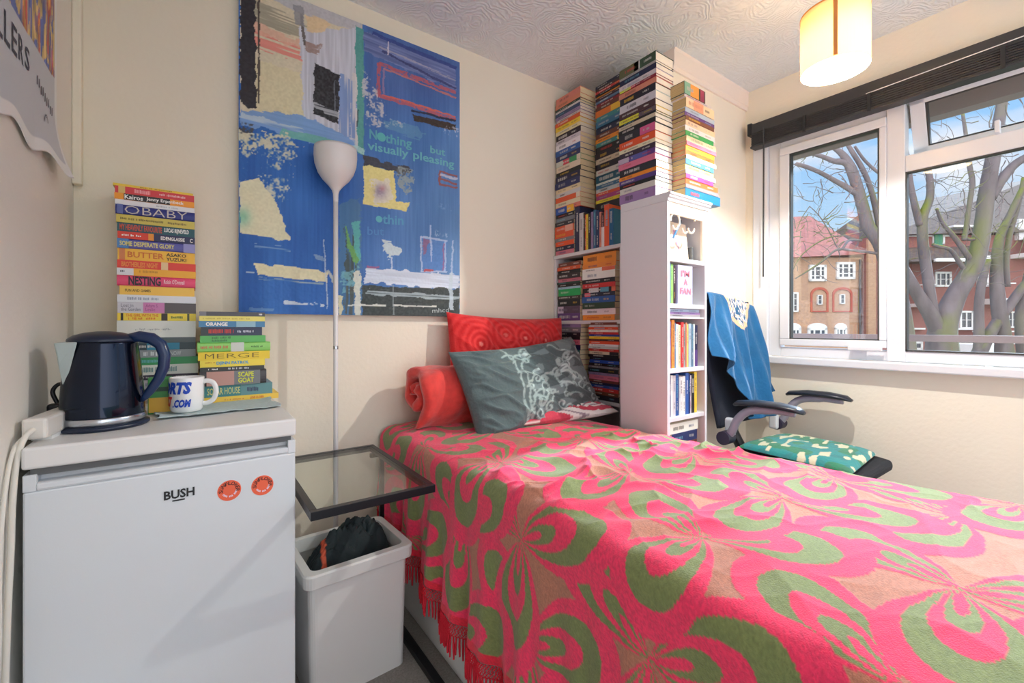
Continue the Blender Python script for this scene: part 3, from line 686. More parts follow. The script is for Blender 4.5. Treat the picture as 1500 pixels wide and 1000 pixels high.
# tower shelves
IX0 = TX0 + .0185
row('of three upright on the tower second shelf', 'books on the tower second shelf', 'y', IX0 + .001, TY0 + .012, 1.1785, [
    ('b', .022, .165), ('l', .020, .160), ('d', .016, .155)])  # the dark brown one is added, standing for the shade of a gap
upright('lilac book with large pink capitals facing out, tower bookcase second shelf', 'books on the tower second shelf', IX0 + .066, TY0 + .010, 1.1785, .104, .160, .05, (196, 196, 226),
        texts=(), dashes=[])
fm = MB(); ff = lambda a, b: (a, TY0 + .0082, b)
x0 = IX0 + .066
for s, z0_, w0 in (("I'M", 1.293, (.022, .082)), ('A', 1.258, (.040, .066)), ('FAN', 1.220, (.014, .092))):
    put_text(fm, s, ff, x0 + w0[0], x0 + w0[1], z0_, z0_ + .026, lin((240, 130, 150)), bold=.03)
fo = fm.build('cover_lettering', M_COL); 
for o_ in COL.objects:
    if o_.get('label', '').startswith('lilac book with large pink'):
        fo.parent = o_; fo.matrix_parent_inverse = o_.matrix_world.inverted()
stack('of three lying flat inside the tower', 'books lying flat in the tower', 'y', TY0 + .014, IX0 + .004, TX1 - .02, 'iVa', [1.158, 1.146, 1.136, 1.1255], 1.1255, .15)
row('in the upright row on the tower third shelf', 'books on the tower third shelf', 'y', IX0 + .001, TY0 + .012, .9165, [
    ('k', .018, .185, dict(patches=[(.5, 1, CN['C'])])), ('V', .010, .19), ('o', .020, .196), ('B', .012, .185), ('w', .018, .18), ('c', .014, .176), ('r', .018, .188),
    ('a', .016, .18), ('S', .010, .186), ('Y', .012, .18), ('i', .020, .182), ('s', .012, .178), ('w', .012, .18), ('n', .022, .175, dict(patches=[(.6, 1, CN['v'])]))], D_=.13)
row('in the upright row on the tower fourth shelf', 'books on the tower fourth shelf', 'y', IX0 + .003, TY0 + .012, .7205, [
    ('K', .012, .165), ('u', .010, .165), ('w', .014, .168), ('W', .020, .166), ('b', .020, .172), ('W', .010, .160), ('w', .018, .158), ('w', .018, .160), ('b', .022, .172),
    ('N', .012, .168), ('w', .010, .160), ('k', .022, .165), ('y', .020, .172)], D_=.12)
stack('of four lying flat low in the tower', 'books lying flat low in the tower', 'y', TY0 + .012, IX0 + .006, TX1 - .035, 'wNDW', [.690, .650, .608, .56, .4385], .4385, .15, jl=.03)

# ---- four tall stacks
S1c = ['S', 'S', 'G', 'W', 'u', 'V', 'W', 'O', 'y', 'c', 'k', 'W', 'w', 'b', 'N', 'g', 'c', 'k', 'n', 'N', 'c', 'W', 'O', 'c', 'S']
S1v = [124.5, 134, 141, 145, 148, 153.5, 158, 163, 169, 176, 182, 191, 197, 206, 214.5, 223, 231, 240, 247, 256.5, 266, 272.5, 279.5, 287, 294, 300.5]
stack('of the tall stack against the back wall', 'books in the tall stack beside the back wall', 'x', SA + .005, 1.689, 1.888, S1c, hz_x(851, S1v, SA + .005), 1.7255, .116, pages=lambda i: M_PAGEW if 3 < i < 11 else M_PAGE,
      patches={15: [(.0, .3, (206, 208, 196)), (.3, .55, (210, 70, 90)), (.85, 1, (216, 206, 186))], 22: [(.85, 1, (230, 220, 200))]}, jl=.006)
S2c = ['n', 'd', 'r', 'k', 'o', 'd', 's', 'R', 'D', 'o', 'T', 'B', 'n', 'D', 'o', 'T', 'k', 'k', 'C', 'k', 'W', 't', 'w', 'B', 'W', 'O', 'm', 'y', 'k']
S2v = [112, 116.5, 120.5, 124, 127.5, 131, 135, 139, 144, 150, 159.5, 167, 176, 186, 193, 199, 206, 215, 224, 232, 241, 249, 260, 263.5, 269, 275, 279.5, 286, 291, 303]
stack('of the recessed stack beside the tower', 'books in the recessed middle stack', 'x', 1.735, 1.44, 1.655, S2c, hz_x(901, S2v, 1.735), 1.6905, .13,
      patches={9: [(.0, .5, (226, 120, 50)), (.5, 1, (240, 190, 60))], 15: [(.7, 1, (236, 208, 66))]}, jl=.008)
S3c = ['G', 'a', 'n', 'W', 'R', 'S', 'k', 'W', 'd', 'y', 'k', 'C', 'k', 'K', 'O', 'c', 'K', 'v', 'p', 'K', 'o', 'v', 'k', 'W', 'V']
S3v = [74, 87.5, 91, 99, 107, 111, 120, 131, 143, 152.5, 160, 163.5, 169.5, 177, 189, 200, 206, 214, 222, 231, 241.5, 247.5, 255, 261, 269.5, 284]
stack('of the nearest stack on the tower bookcase', 'books in the nearest stack on the tower', 'x', TX0 + .003, 1.122, 1.318, S3c, hz_x(958, S3v, TX0), 1.6195, .118, pages=M_PAGEW,
      patches={0: [(0, .55, (92, 96, 62)), (.42, .58, (206, 206, 206))], 4: [(.0, .32, (200, 206, 70)), (.32, .45, (196, 60, 80))], 9: [(.0, .55, (218, 214, 70)), (.55, 1, (96, 80, 90))], 13: [(.6, 1, (206, 90, 140))], 17: [(.35, .8, (90, 92, 160)), (.0, .3, (190, 170, 190))]}, jl=.01)
S4c = ['G', 'W', 'c', 'i', 'v', 'D', 'c', 'w', 'g', 'C', 'p', 'o', 'O', 'w', 'B', 'Y', 'i', 'm', 'O', 'A', 'x']
S4v = [121, 139, 143, 157, 164, 170, 176, 184, 192, 199, 207, 213, 220, 227, 233, 241, 249, 255, 262, 270, 276, 289.5]
S4lens = {i: (1.636 + rnd.uniform(0, .008), 1.855 + rnd.uniform(-.012, .012)) for i in range(21)}
S4lens[0] = (1.628, 1.78); S4lens[1] = (1.632, 1.83); S4lens[20] = (1.642, 1.906); S4lens[19] = (1.642, 1.89); S4lens[18] = (1.642, 1.885)
stack('of the right-hand stack on the tower bookcase', 'books in the right-hand stack on the tower', 'y', 1.062, 1.64, 1.855, S4c, hz_y(1007, S4v, 1.062), 1.6195, .125, pages=M_PAGEB, lens=S4lens,
      patches={0: [(.28, .68, (236, 150, 60)), (.0, .28, (120, 170, 150)), (.75, .95, (130, 40, 80))], 2: [(.25, .6, (236, 160, 130))]}, jp=.003)

# ---- on top of the low bookcase
ZT = 1.4825
pv = [306, 315.5, 321, 327, 333, 342, 350, 355, 361.5, 368, 374]
stack('of the short pile above the low bookcase', 'books in the short pile above the low bookcase', 'x', SA + .002, 1.735, 1.888, ['b', 'k', 'A', 'K', 'O', 'O', 'A', 'O', 'n', 'p'], hz_x(815, pv, SA), ZT, .12,
      patches={0: [(.62, 1, (240, 180, 50))], 4: [(.55, .95, (228, 170, 150))]}, jl=.006)
row('in the upright row above the low bookcase', 'books in the upright row above the low bookcase', 'x', SA + .002, 1.731, ZT, [
    ('n', .034, .240), ('W', .030, .200), ('d', .010, .196), ('O', .008, .186), ('y', .018, .186), ('k', .018, .184), ('V', .016, .190), ('B', .018, .196), ('N', .024, .186),  # thin dark brown book is added to draw the dark gap after the grey one
    ('S', .012, .178), ('w', .020, .172, dict(patches=[(0, .42, (40, 40, 44))])), ('O', .032, .205), ('x', .026, .180)], D_=.13)
# ---- middle shelf
mv = [384, 390, 395, 400, 407, 412, 414.5, 419, 422, 432, 437, 447, 457, 467.5]
mz = [on_x(830, v, SA)[1] for v in mv]
stack('of the middle-shelf pile nearest the back wall', 'books in the left pile on the middle shelf', 'x', SA + .006, 1.690, 1.874, ['D', 'O', 'k', 'K', 'p', 'G', 'k', 'i', 'e', 'd', 'k', 'V', 'v'], mz, 1.1185, .12,
      patches={11: [(.0, .28, (206, 190, 210)), (.28, 1, (84, 66, 88))]}, jl=.01)
nv = [370, 384, 391, 396.5, 407, 413.5, 420, 427, 433, 442, 451, 460, 468]
nz = [on_x(880, v, SA)[1] for v in nv]
stack('of the middle-shelf pile nearest the tower', 'books in the right pile on the middle shelf', 'x', SA + .004, 1.450, 1.678, ['o', 'o', 'w', 'w', 'k', 'r', 'k', 'n', 'b', 'G', 'w', 'o'], nz, 1.1185, .12,
      patches={2: [(.62, 1, (226, 110, 80))], 6: [(.2, .5, (220, 220, 224)), (.55, .8, (90, 160, 190)), (.88, 1, (226, 110, 80))], 7: [(.1, .28, (226, 90, 110))]}, jl=.01)
# ---- lower shelf
lv = [473, 480, 488, 494, 500, 508, 516, 524, 532, 540, 548, 556, 566, 578, 590]
lz = [on_x(835, v, SA)[1] for v in lv]
stack('of the lower-shelf pile nearest the back wall', 'books in the left pile on the lower shelf', 'x', SA + .005, 1.690, 1.872, ['V', 'A', 'k', 'k', 'p', 'n', 't', 'd', 'p', 'O', 'k', 'n', 'd', 'K'], lz, .7185, .095, jl=.008)
rv = [472, 477, 481, 486, 490.5, 495, 499, 504, 508, 514, 518, 523, 528, 534, 539.5, 545, 551, 556.5, 560.5, 569, 574, 583, 588, 593, 598, 605, 612, 622]
rz = [on_x(885, v, SA)[1] for v in rv]
stack('of the lower-shelf pile nearest the tower', 'books in the right pile on the lower shelf', 'x', SA + .003, 1.428, 1.632, ['D', 'W', 'O', 'w', 'r', 'b', 'y', 'd', 'O', 'w', 'W', 'r', 'c', 'k', 'k', 'b', 'k', 'A', 'k', 'V', 'p', 'D', 'n', 'b', 'r', 'D', 'K'], rz, .7185, .12,
      patches={12: [(.7, 1, (50, 44, 48))]}, jl=.008, lens={0: (1.44, 1.612), 1: (1.432, 1.622)})

# ------------------------------------------------------------------ the two stacks on the fridge
FT = .842
BK = (30, 28, 36); WH = (245, 244, 240)
def T(s, a, b, lo, hi, c, bo=.02): return (s, a, b, lo, hi, c, bo)
L1 = [  # v at u = 283, colour, name, patches, texts
    (283.5, (238, 204, 66), 'yellow', [], [T('~', .32, .46, .35, .7, (150, 120, 40), 0), T('~', .5, .72, .35, .7, (150, 120, 40), 0)]),
    (287, (214, 60, 68), 'red', [(.04, .12, (226, 190, 110))], [T('~', .2, .42, .2, .8, (248, 170, 176), .03), T('~', .54, .88, .35, .7, (240, 190, 190), 0)]),
    (296.5, (242, 158, 44), 'orange and black', [(.11, .68, (38, 36, 40))], [T('Kairos', .12, .34, .15, .85, WH, .02), T('Jenny Erpenbeck', .38, .86, .15, .85, WH, .02)]),
    (305, (232, 232, 236), 'white', [], [T('~', .5, .8, .35, .65, (190, 192, 200), 0)]),
    (312, (44, 52, 130), 'royal blue', [(.02, .09, (96, 108, 170))], [T('OBABY', .11, .9, .08, .92, (206, 198, 190), -.01)]),
    (325, (212, 194, 90), 'mustard', [], [T('~', .05, .58, .35, .65, (130, 112, 50), 0), T('~', .64, .88, .35, .65, (140, 120, 60), 0)]),
    (336, (30, 86, 96), 'dark teal', [], [T('MY HEAVENLY FAVOURITE', .03, .56, .15, .85, (206, 84, 58), .03), T('LUCAS RIJNEVELD', .59, .92, .2, .85, WH, .03)]),
    (348, (40, 42, 84), 'navy and red', [(0, .38, (222, 64, 44)), (.38, .45, (240, 150, 50))], [T('EDENGLASSIE', .54, .86, .25, .75, WH, .03), T('~', .05, .3, .35, .65, WH, 0), T('C', .93, .97, .2, .8, WH, .02)]),
    (358, (96, 96, 172), 'violet blue', [(0, .14, (76, 130, 190)), (.84, 1, (150, 150, 206))], [T('SOME DESPERATE GLORY', .03, .72, .25, .75, (226, 216, 130), .03)]),
    (371, (244, 190, 62), 'golden yellow', [(.02, .09, (216, 130, 80))], [T('BUTTER', .12, .58, .25, .75, (214, 112, 44), .02), T('ASAKO', .61, .88, .55, .85, (60, 48, 30), .02), T('YUZUKI', .61, .88, .15, .45, (60, 48, 30), .02)]),
    (387, (226, 64, 50), 'bright red', [(.54, .63, (236, 200, 150))], [T('BROTHERLESS NIGHT', .05, .5, .15, .8, (240, 150, 70), .03)]),
    (398, (244, 178, 52), 'white-ended orange', [(0, .2, (226, 228, 234))], [T('~', .04, .11, .4, .7, (90, 96, 110), .0), T('~', .25, .5, .45, .8, (206, 140, 40), 0)]),
    (408, (230, 76, 118), 'bright pink', [], [T('NESTING', .14, .54, .06, .94, (34, 26, 40), .03), T("Roisin O'Donnell", .58, .85, .3, .75, (250, 220, 226), .01)]),
    (422, (244, 198, 84), 'honey yellow', [], [T('FUN AND GAMES', .07, .4, .35, .65, (120, 96, 40), .02)]),
    (434.5, (226, 230, 236), 'white', [], [T('~', .12, .5, .3, .7, (160, 170, 186), 0)]),
    (444.5, (206, 206, 216), 'grey and pink', [(.31, .58, (206, 130, 184)), (.58, 1, (92, 86, 88))], [T('Lost in', .04, .19, .55, .85, (110, 112, 126), 0), T('the Garden', .04, .28, .2, .5, (110, 112, 126), 0), T('Adam S.', .34, .5, .55, .85, (150, 70, 130), 0), T('Leslie', .34, .46, .2, .5, (150, 70, 130), 0)]),
    (459.5, (240, 216, 70), 'yellow', [(.04, .07, (40, 40, 36)), (.54, .62, (60, 50, 40)), (.88, .91, (90, 96, 60))], [T('THE GIRL WITH THE', .1, .5, .52, .9, (222, 124, 40), .02), T('~', .13, .46, .12, .45, (222, 124, 40), .02), T('~', .67, .83, .3, .65, (110, 130, 60), 0)]),
    (470, (222, 226, 220), 'thick white', [], [T('~', .22, .68, .42, .56, (170, 176, 176), 0)]),
    (493.5, (86, 98, 100), 'grey', [], []),
    (501, (50, 68, 74), 'dark slate', [(.36, .78, (44, 130, 160))], []),
    (511, (140, 148, 150), 'silver grey', [], [T('~', .3, .5, .2, .8, (214, 220, 222), 0), T('NOW', .66, .8, .2, .8, (206, 212, 216), 0)]),
    (521.5, (58, 150, 92), 'green', [], []),
    (532, (212, 216, 208), 'off-white', [], [T('~', .3, .72, .25, .8, (110, 150, 150), 0)]),
    (546, (60, 54, 70), 'dark plum', [], []),
    (553, (188, 186, 190), 'pale grey', [], []),
    (566, (70, 60, 66), 'brown black', [], []),
    (577, (206, 196, 176), 'beige', [], []),
]
def front_stack(spec, uref, Y, vbot, group, where, x_of, depth, names):
    vs = [s[0] for s in spec] + [vbot]; zs = [on_y(uref, v, Y)[1] for v in vs]; zs[-1] = FT
    for i, sp in enumerate(spec):
        a, b = x_of(i); pos = 'topmost' if i == 0 else ('lowest' if i == len(spec) - 1 else ORD[i + 1] + ' from the top')
        M = Mx((a + b) / 2, Y + rnd.uniform(-.002, .003), zs[i + 1] + .0001)
        book(f'{sp[2]} book, {pos} {where}', group, M, b - a, depth, zs[i] - zs[i + 1] - .0001, sp[1], sp[3], sp[4], round_=(i in names))
S_Y1 = 1.752
def x1(i):
    if i == 0: return (-.1905, .002)
    if i == 13: return (-.176, .0055)
    l = {1: -.186, 2: -.187, 3: -.186, 4: -.185, 5: -.185, 6: -.183, 7: -.182}.get(i, -.182)
    return (l + rnd.uniform(0, .002), .003 + min(i, 12) * .0004 + rnd.uniform(0, .002) + (.006 if i > 20 else 0))
front_stack(L1, 283, S_Y1, 592, 'books in the tall stack on the fridge', 'of the tall stack on the fridge', x1, .132, (4, 8, 12))
L2 = [
    (457.5, (84, 84, 90), 'dark grey', [(0, .1, (130, 130, 140))], [T('~', .9, .95, .3, .7, WH, .02)]),
    (463.5, (238, 226, 120), 'pale yellow', [], [T('~', .05, .75, .35, .65, (206, 190, 90), 0)]),
    (470.5, (76, 136, 180), 'steel blue', [(.55, .85, (150, 190, 206))], [T('ORANGE', .1, .42, .2, .8, WH, .04)]),
    (479, (52, 60, 88), 'dark indigo', [(0, .12, (60, 66, 70))], [T('~', .12, .54, .25, .8, (206, 70, 60), .03), T('~', .58, .84, .35, .65, (200, 206, 220), 0)]),
    (491, (96, 186, 98), 'mid green', [], [T('~', .17, .44, .55, .9, (70, 130, 76), 0), T('~', .17, .4, .12, .45, (70, 130, 76), 0)]),
    (500.5, (148, 214, 112), 'lime green', [(.44, .62, (206, 214, 206))], [T('~', .04, .4, .35, .7, (210, 130, 90), .0), T('~', .72, .88, .4, .62, (90, 140, 70), 0)]),
    (513.5, (238, 208, 56), 'bright yellow', [], [T('M', .09, .21, .2, .8, (110, 90, 30), -.01), T('ERGE', .25, .84, .22, .78, (120, 100, 36), -.015)]),
    (525, (242, 220, 78), 'lemon yellow', [], [T('DJINN PATROL', .24, .74, .22, .8, (84, 160, 200), .04), T('~', .07, .2, .55, .8, (206, 150, 50), 0)]),
    (534.5, (58, 62, 62), 'charcoal', [], [T('~', .12, .26, .3, .7, WH, 0), T('~', .42, .75, .3, .75, (206, 210, 210), 0)]),
    (540.5, (70, 68, 72), 'photographic dark', [(.1, .5, (196, 150, 140)), (.5, .9, (120, 124, 128))], [T('SCAPE', .56, .8, .54, .9, (218, 222, 60), .03), T('GOAT', .56, .8, .12, .48, (218, 222, 60), .03)]),
    (560.5, (100, 148, 152), 'grey teal', [(0, .55, (66, 136, 140))], [T('SOLAR HOUSE', .1, .54, .2, .8, (214, 210, 130), .01), T('~', .62, .8, .3, .7, (70, 80, 110), .0)]),
    (576.5, (242, 206, 82), 'yellow', [], [T('LOVE CLOSER', .62, .8, .3, .7, (222, 110, 50), .02), T('~', .3, .54, .3, .6, (222, 150, 80), 0)]),
]
S_Y2 = 1.700
def x2(i):
    tab = {0: (292, 388), 1: (292, 388), 2: (291, 388), 3: (294, 384), 4: (293, 389), 5: (289, 396), 6: (290, 395), 7: (293, 388), 8: (293, 387), 9: (292, 390), 10: (292, 399), 11: (292, 408)}
    a, b = tab[i]; return on_y(a, 500, S_Y2)[0], on_y(b, 500, S_Y2)[0]
front_stack(L2, 385, S_Y2, 588, 'books in the shorter stack on the fridge', 'of the shorter stack on the fridge', x2, .128, (9, 5))
# ------------------------------------------------------------------ fridge
FX_0, FX_1, FY = -.278, .224, 1.292
fg = thing('fridge', 'white under-counter fridge in the left corner with round orange stickers', 'fridge', (FX_0, FY, 0))
fgm = lambda mb, n, m, **k: loc(mb, fg).build(n, m, fg, **k)
fgm(MB().box((FX_0 + .004, FY + .045, .02), (FX_1 - .004, 1.86, .797)), 'cabinet', M_ENAMEL, bevel=.006)
fgm(MB().box((FX_0, FY - .002, .797), (FX_1, 1.88, FT)), 'worktop', mat('fridge_top_laminate', (228, 227, 226), .35), bevel=.006, seg=3)
fgm(MB().box((FX_0 + .002, FY, .05), (FX_1 - .002, FY + .042, .752)), 'door', M_ENAMEL, bevel=.004)
tr = MB(); PR = [(FY + .002, .752), (FY - .001, .757), (FY - .001, .766), (FY + .004, .7685), (FY + .026, .7695), (FY + .030, .786), (FY + .042, .786), (FY + .042, .752)]
tr.prism([(y, z) for y, z in PR], 'x', FX_0 + .022, FX_1 - .02)
for a, b in ((FX_0 + .002, FX_0 + .022), (FX_1 - .02, FX_1 - .002)): tr.box((a, FY, .752), (b, FY + .042, .786))
fgm(tr, 'handle_trim', M_ENAMEL, bevel=.0015)
fgm(MB().box((FX_0 + .012, FY + .006, .783), (FX_1 - .012, FY + .05, .797)), 'door_seal', mat('grey_seal', (96, 98, 100), .7))
fgm(MB().box((FX_0 + .02, FY + .03, 0), (FX_1 - .02, FY + .06, .05)), 'kick_plate', M_BLACKP)
lg = MB(); ft = lambda a, b: (a, FY - .0012, b)
xa, za = on_y(240, 731, FY); xb, zb = on_y(285, 712, FY)
lz0, lz1 = on_y(262, 729, FY)[1], on_y(262, 716, FY)[1]
put_text(lg, 'BUSH', ft, xa, xb, lz0, lz1, lin((30, 32, 36)), bold=.03)
lg.box((xa + (xb - xa) * .27, FY - .0012, lz0 - .006), (xa + (xb - xa) * .68, FY - .0004, lz0 - .003), col=lin((30, 32, 36)))
fgm(lg, 'brand_lettering', M_COL)
def sticker(u, v, lab):
    cx, cz = on_y(u, v, FY); r = .0248
    th = thing('sticker', lab, 'sticker', (cx, FY, cz), group=None)
    mb = MB(); n = 48; rot = .16
    mb.add([(r * math.cos(2 * PI * k / n), -.0008, r * math.sin(2 * PI * k / n)) for k in range(n)] + [(r * math.cos(2 * PI * k / n), 0, r * math.sin(2 * PI * k / n)) for k in range(n)],
           [tuple(range(n))] + [(k, (k + 1) % n, n + (k + 1) % n, n + k) for k in range(n)], 0, lin((240, 104, 70)))
    s = 'SUNFLOWER'
    for i, ch in enumerate(s):
        a = math.radians(172 - i * 23.5); vs, fs, w = text_mesh(ch, .02)
        h = .0085; W_ = .0065 if ch != 'O' else .0085
        def f(p):
            lx = (p[0] / w - .5) * W_; lz = .0135 + p[1] * h
            return (lz * math.cos(a + rot) + lx * math.sin(a + rot), -.0012, lz * math.sin(a + rot) - lx * math.cos(a + rot))
        mb.add([f(p) for p in vs], fs, 0, lin((56, 30, 34)))
    for i in range(13):                                   # pale curved second line of lettering
        a0 = math.radians(200 + i * 11.5); a1 = math.radians(200 + i * 11.5 + 8.5)
        if i in (4, 8): continue
        mb.add([(q * math.cos(a + rot), -.0011, q * math.sin(a + rot)) for a, q in ((a0, .0125), (a1, .0125), (a1, .0168), (a0, .0168))], [(0, 1, 2, 3)], 0, lin((236, 214, 232)))
    mb.build('sticker_disc', M_COL, th)
sticker(336, 718, 'round orange sticker on the fridge door, left of the two'); sticker(384.5, 710.5, 'round orange sticker on the fridge door, nearest its right edge')

# kettle
KX, KY = -.176, 1.468
kt = thing('kettle', 'shiny dark blue electric kettle on top of the fridge', 'kettle', (KX, KY, FT))
M_KET = mat('dark_blue_metallic', (9, 25, 48), .2, metal=.85, coat=.5, bump=.02, bscale=4, stretch=(1, 1, .1))
M_KB = mat('navy_plastic', (14, 30, 56), .35, spec=.6)
M_STEEL = mat('brushed_steel', (196, 200, 206), .25, metal=1.0, bump=.03, bscale=80, stretch=(1, 1, .05))
MB().lathe([(0, 0), (.084, 0), (.088, .004), (.088, .009), (.08, .012), (0, .012)], 56).build('power_base', M_KB, kt, smooth=True)
MB().lathe([(.078, .012), (.0805, .014), (.0805, .027), (.078, .030), (0, .030)], 56).build('steel_ring', M_STEEL, kt, smooth=True)
MB().lathe([(.0785, .030), (.079, .034), (.078, .06), (.074, .12), (.069, .17), (.0655, .202), (.0645, .208), (.060, .208)], 64).build('kettle_body', M_KET, kt, smooth=True)
MB().lathe([(.0655, .207), (.0665, .210), (.0655, .214), (.055, .2225), (.035, .229), (.012, .232), (0, .2322)], 56).build('lid', M_KB, kt, smooth=True)
# spout: translucent triangular beak towards the left wall
SD = Vector((-.86, -.5, 0)).normalized(); ST = Vector((SD.y, -SD.x, 0))
def ksp(r, s, z): p = SD * r + ST * s; return (p.x, p.y, z)
sp = [ksp(.062, -.032, .208), ksp(.062, .032, .208), ksp(.090, .004, .206), ksp(.090, -.004, .206), ksp(.070, -.015, .135), ksp(.070, .015, .135), ksp(.0755, 0, .108), ksp(.084, .002, .165), ksp(.084, -.002, .165)]
sm = MB().add(sp, [(0, 1, 2, 3), (1, 5, 7, 2), (0, 3, 8, 4), (3, 2, 7, 8), (5, 6, 7), (6, 4, 8), (6, 8, 7), (0, 4, 6, 5, 1)])
sm.build('spout', mat('milky_plastic', (206, 222, 222), .3, trans=.25), kt, bevel=.003)
HD_ = Vector((.9, -.35, 0)).normalized()
hp = [(.050, .214), (.075, .219), (.100, .214), (.120, .198), (.128, .172), (.126, .142), (.115, .112), (.099, .086), (.086, .068), (.078, .058)]
hm = MB().tube([(HD_.x * r, HD_.y * r, z) for r, z in hp], [.010, .012, .0125, .012, .0115, .011, .010, .009, .007, .004], 14, flat=1.15)
hm.build('handle', mat('blue_grip_plastic', (20, 46, 88), .32, spec=.6), kt, smooth=True)

def curve_pts(pts, n=8):
    out = []
    P = [Vector(pts[0])] + [Vector(p) for p in pts] + [Vector(pts[-1])]
    for i in range(1, len(P) - 2):
        for k in range(n):
            t = k / n; a, b, c, d = P[i - 1], P[i], P[i + 1], P[i + 2]
            out.append(.5 * ((2 * b) + (c - a) * t + (2 * a - 5 * b + 4 * c - d) * t * t + (3 * b - a - 3 * c + d) * t ** 3))
    out.append(P[-2]); return out
# power socket strip, plug, cables
pw = thing('extension_socket', 'white extension socket lying beside the kettle against the left wall', 'extension socket', (-.285, 1.30, FT))
PM = Matrix.Translation((-.262, 1.385, FT)) @ Matrix.Rotation(math.radians(-8), 4, 'Z')
pb_ = MB().box((-.018, -.055, .008), (.022, .11, .052), M=PM); loc(pb_, pw).build('socket_body', mat('off_white_plastic', (226, 222, 216), .4), pw, bevel=.006)
bm_ = MB().box((-.014, -.02, .0), (.018, .10, .008), M=PM); loc(bm_, pw).build('foot', M_WHITE, pw)
pl = thing('plug', 'black mains plug with looped cable beside the kettle', 'plug', (-.262, 1.50, FT))
MB().box((-.02, 0, .012), (.024, .03, .058)).build('plug_body', M_BLACKP, pl, bevel=.006)
MB().tube(curve_pts([(.0, .018, .05), (-.012, .02, .085), (.0, .02, .104), (.016, .022, .09), (.012, .03, .06), (.02, .06, .03), (.03, .10, .008)]), .0045, 10).build('plug_cable', M_BLACKP, pl, smooth=True)
M_CORD = mat('cream_cable', (226, 222, 212), .45)
for nm, pts, r in (('white cable hanging in front down the left side of the fridge', [(-.268, 1.335, .872), (-.276, 1.31, .86), (-.284, 1.297, .82), (-.287, 1.283, .74), (-.288, 1.278, .65), (-.289, 1.262, .52), (-.289, 1.24, .3), (-.288, 1.22, .05), (-.287, 1.21, .006)], .0052),
                   ('thinner white cable hanging nearest to the left wall', [(-.272, 1.334, .866), (-.289, 1.30, .84), (-.291, 1.255, .76), (-.292, 1.232, .65), (-.291, 1.225, .5), (-.292, 1.20, .3), (-.291, 1.18, .05), (-.290, 1.17, .006)], .0036)):
    c_ = MB().tube(curve_pts(pts), r, 10).build('power_cable', M_CORD, smooth=True); tag(c_, nm, 'cable')

# mug
MGX, MGY = -.0125, 1.560
mg = thing('mug', 'white mug with bold blue and red capitals on the pale cloth', 'mug', (MGX, MGY, FT + .005))
mg.rotation_euler = (0, 0, math.radians(-20))
MB().lathe([(0, 0), (.033, 0), (.0355, .002), (.0385, .008), (.0405, .03), (.0412, .094), (.0405, .0965), (.0388, .0955), (.0378, .09), (.037, .012), (.034, .008), (0, .007)], 64).build('mug_body', mat('white_glaze', (242, 242, 242), .15, spec=.6), mg, smooth=True)
hp = [(.040, .082), (.050, .084), (.064, .079), (.0715, .064), (.0715, .046), (.065, .030), (.052, .021), (.040, .020)]
MB().tube(curve_pts([(r * math.cos(.0), r * math.sin(0), z) for r, z in hp], 5), .0052, 12, flat=1.3).build('handle', MATS['white_glaze'], mg, smooth=True)
ml = MB()
def wrap(s, a0, a1, z0, z1, col, bold=.04, shear=0.25):
    vs, fs, w = text_mesh(s, bold, shear)
    import bmesh
    bm = bmesh.new(); bv = [bm.verts.new((p[0], p[1], 0)) for p in vs]
    for f in fs:
        try: bm.faces.new([bv[i] for i in f])
        except ValueError: pass
    bmesh.ops.subdivide_edges(bm, edges=bm.edges[:], cuts=3, use_grid_fill=True)
    bm.verts.index_update(); vs = [(p.co.x, p.co.y) for p in bm.verts]; fs = [tuple(q.index for q in f.verts) for f in bm.faces]; bm.free()
    out = []
    for p in vs:
        th_ = math.radians(a0 + (a1 - a0) * p[0] / w); r = .0418
        out.append((r * math.cos(th_), r * math.sin(th_), z0 + p[1] * (z1 - z0)))
    ml.add(out, fs, 0, lin(col))
wrap('SPORTS', -214, -54, .052, .086, (24, 72, 190), .06)
wrap('DIRECT', -214, -121, .018, .046, (214, 48, 52), .06)
wrap('.COM', -119, -56, .016, .038, (24, 72, 190), .05)
ml.build('printed_lettering', M_COL, mg)

# pale cloth, small packets
n, m_ = 90, 60
A, B_ = np.meshgrid(np.linspace(0, 1, n), np.linspace(0, 1, m_), indexing='ij')
CX = -.075 + .292 * A + .006 * np.sin(B_ * 9) - .01 * B_; CY = 1.462 + .03 * A + .006 * np.sin(A * 13) + B_ * (.2 + .02 * A)
und = np.clip(np.minimum(np.minimum(A, 1 - A) * 10, B_ * 8), 0, 1)
CZ = FT + .0008 + .0012 * np.abs(np.sin(A * 12 + B_ * 5)) + (1 - und) * .005 * (.4 + vnoise(A * 14, B_ * 14, 4))
cc = np.zeros(A.shape + (3,)) + np.array([198, 216, 218.]); cc *= (0.93 + .09 * vnoise(A * 60, B_ * 60, 9))[..., None]
clo = grid_mesh('cloth', CX, CY, CZ, mat('pale_blue_cloth', None, .95, attr=True, bump=.3, bscale=400), s2l(cc), solid=.0015)
tag(clo, 'pale blue folded cloth spread on the fridge under the mug', 'cloth')
def packet(x, y, w, d, h, c1, c2, lab):
    th = thing('packet', lab, 'packet', (x, y, FT + .0002))
    MB().box((0, 0, 0), (w, d, h), col=lin(c1)).build('carton', M_BOOK, th, bevel=.001)
    MB().box((.002, -.0006, .004), (w - .002, 0, h * .45), col=lin(c2)).build('front_panel', M_BOOK, th, fixn=False)
    MB().box((.002, -.0007, h * .62), (w - .006, 0, h * .74), col=lin((30, 70, 52))).build('title_band', M_BOOK, th, fixn=False)
packet(-.100, 1.585, .052, .045, .10, (64, 150, 74), (232, 182, 60), 'green and yellow packet between the kettle and the mug')
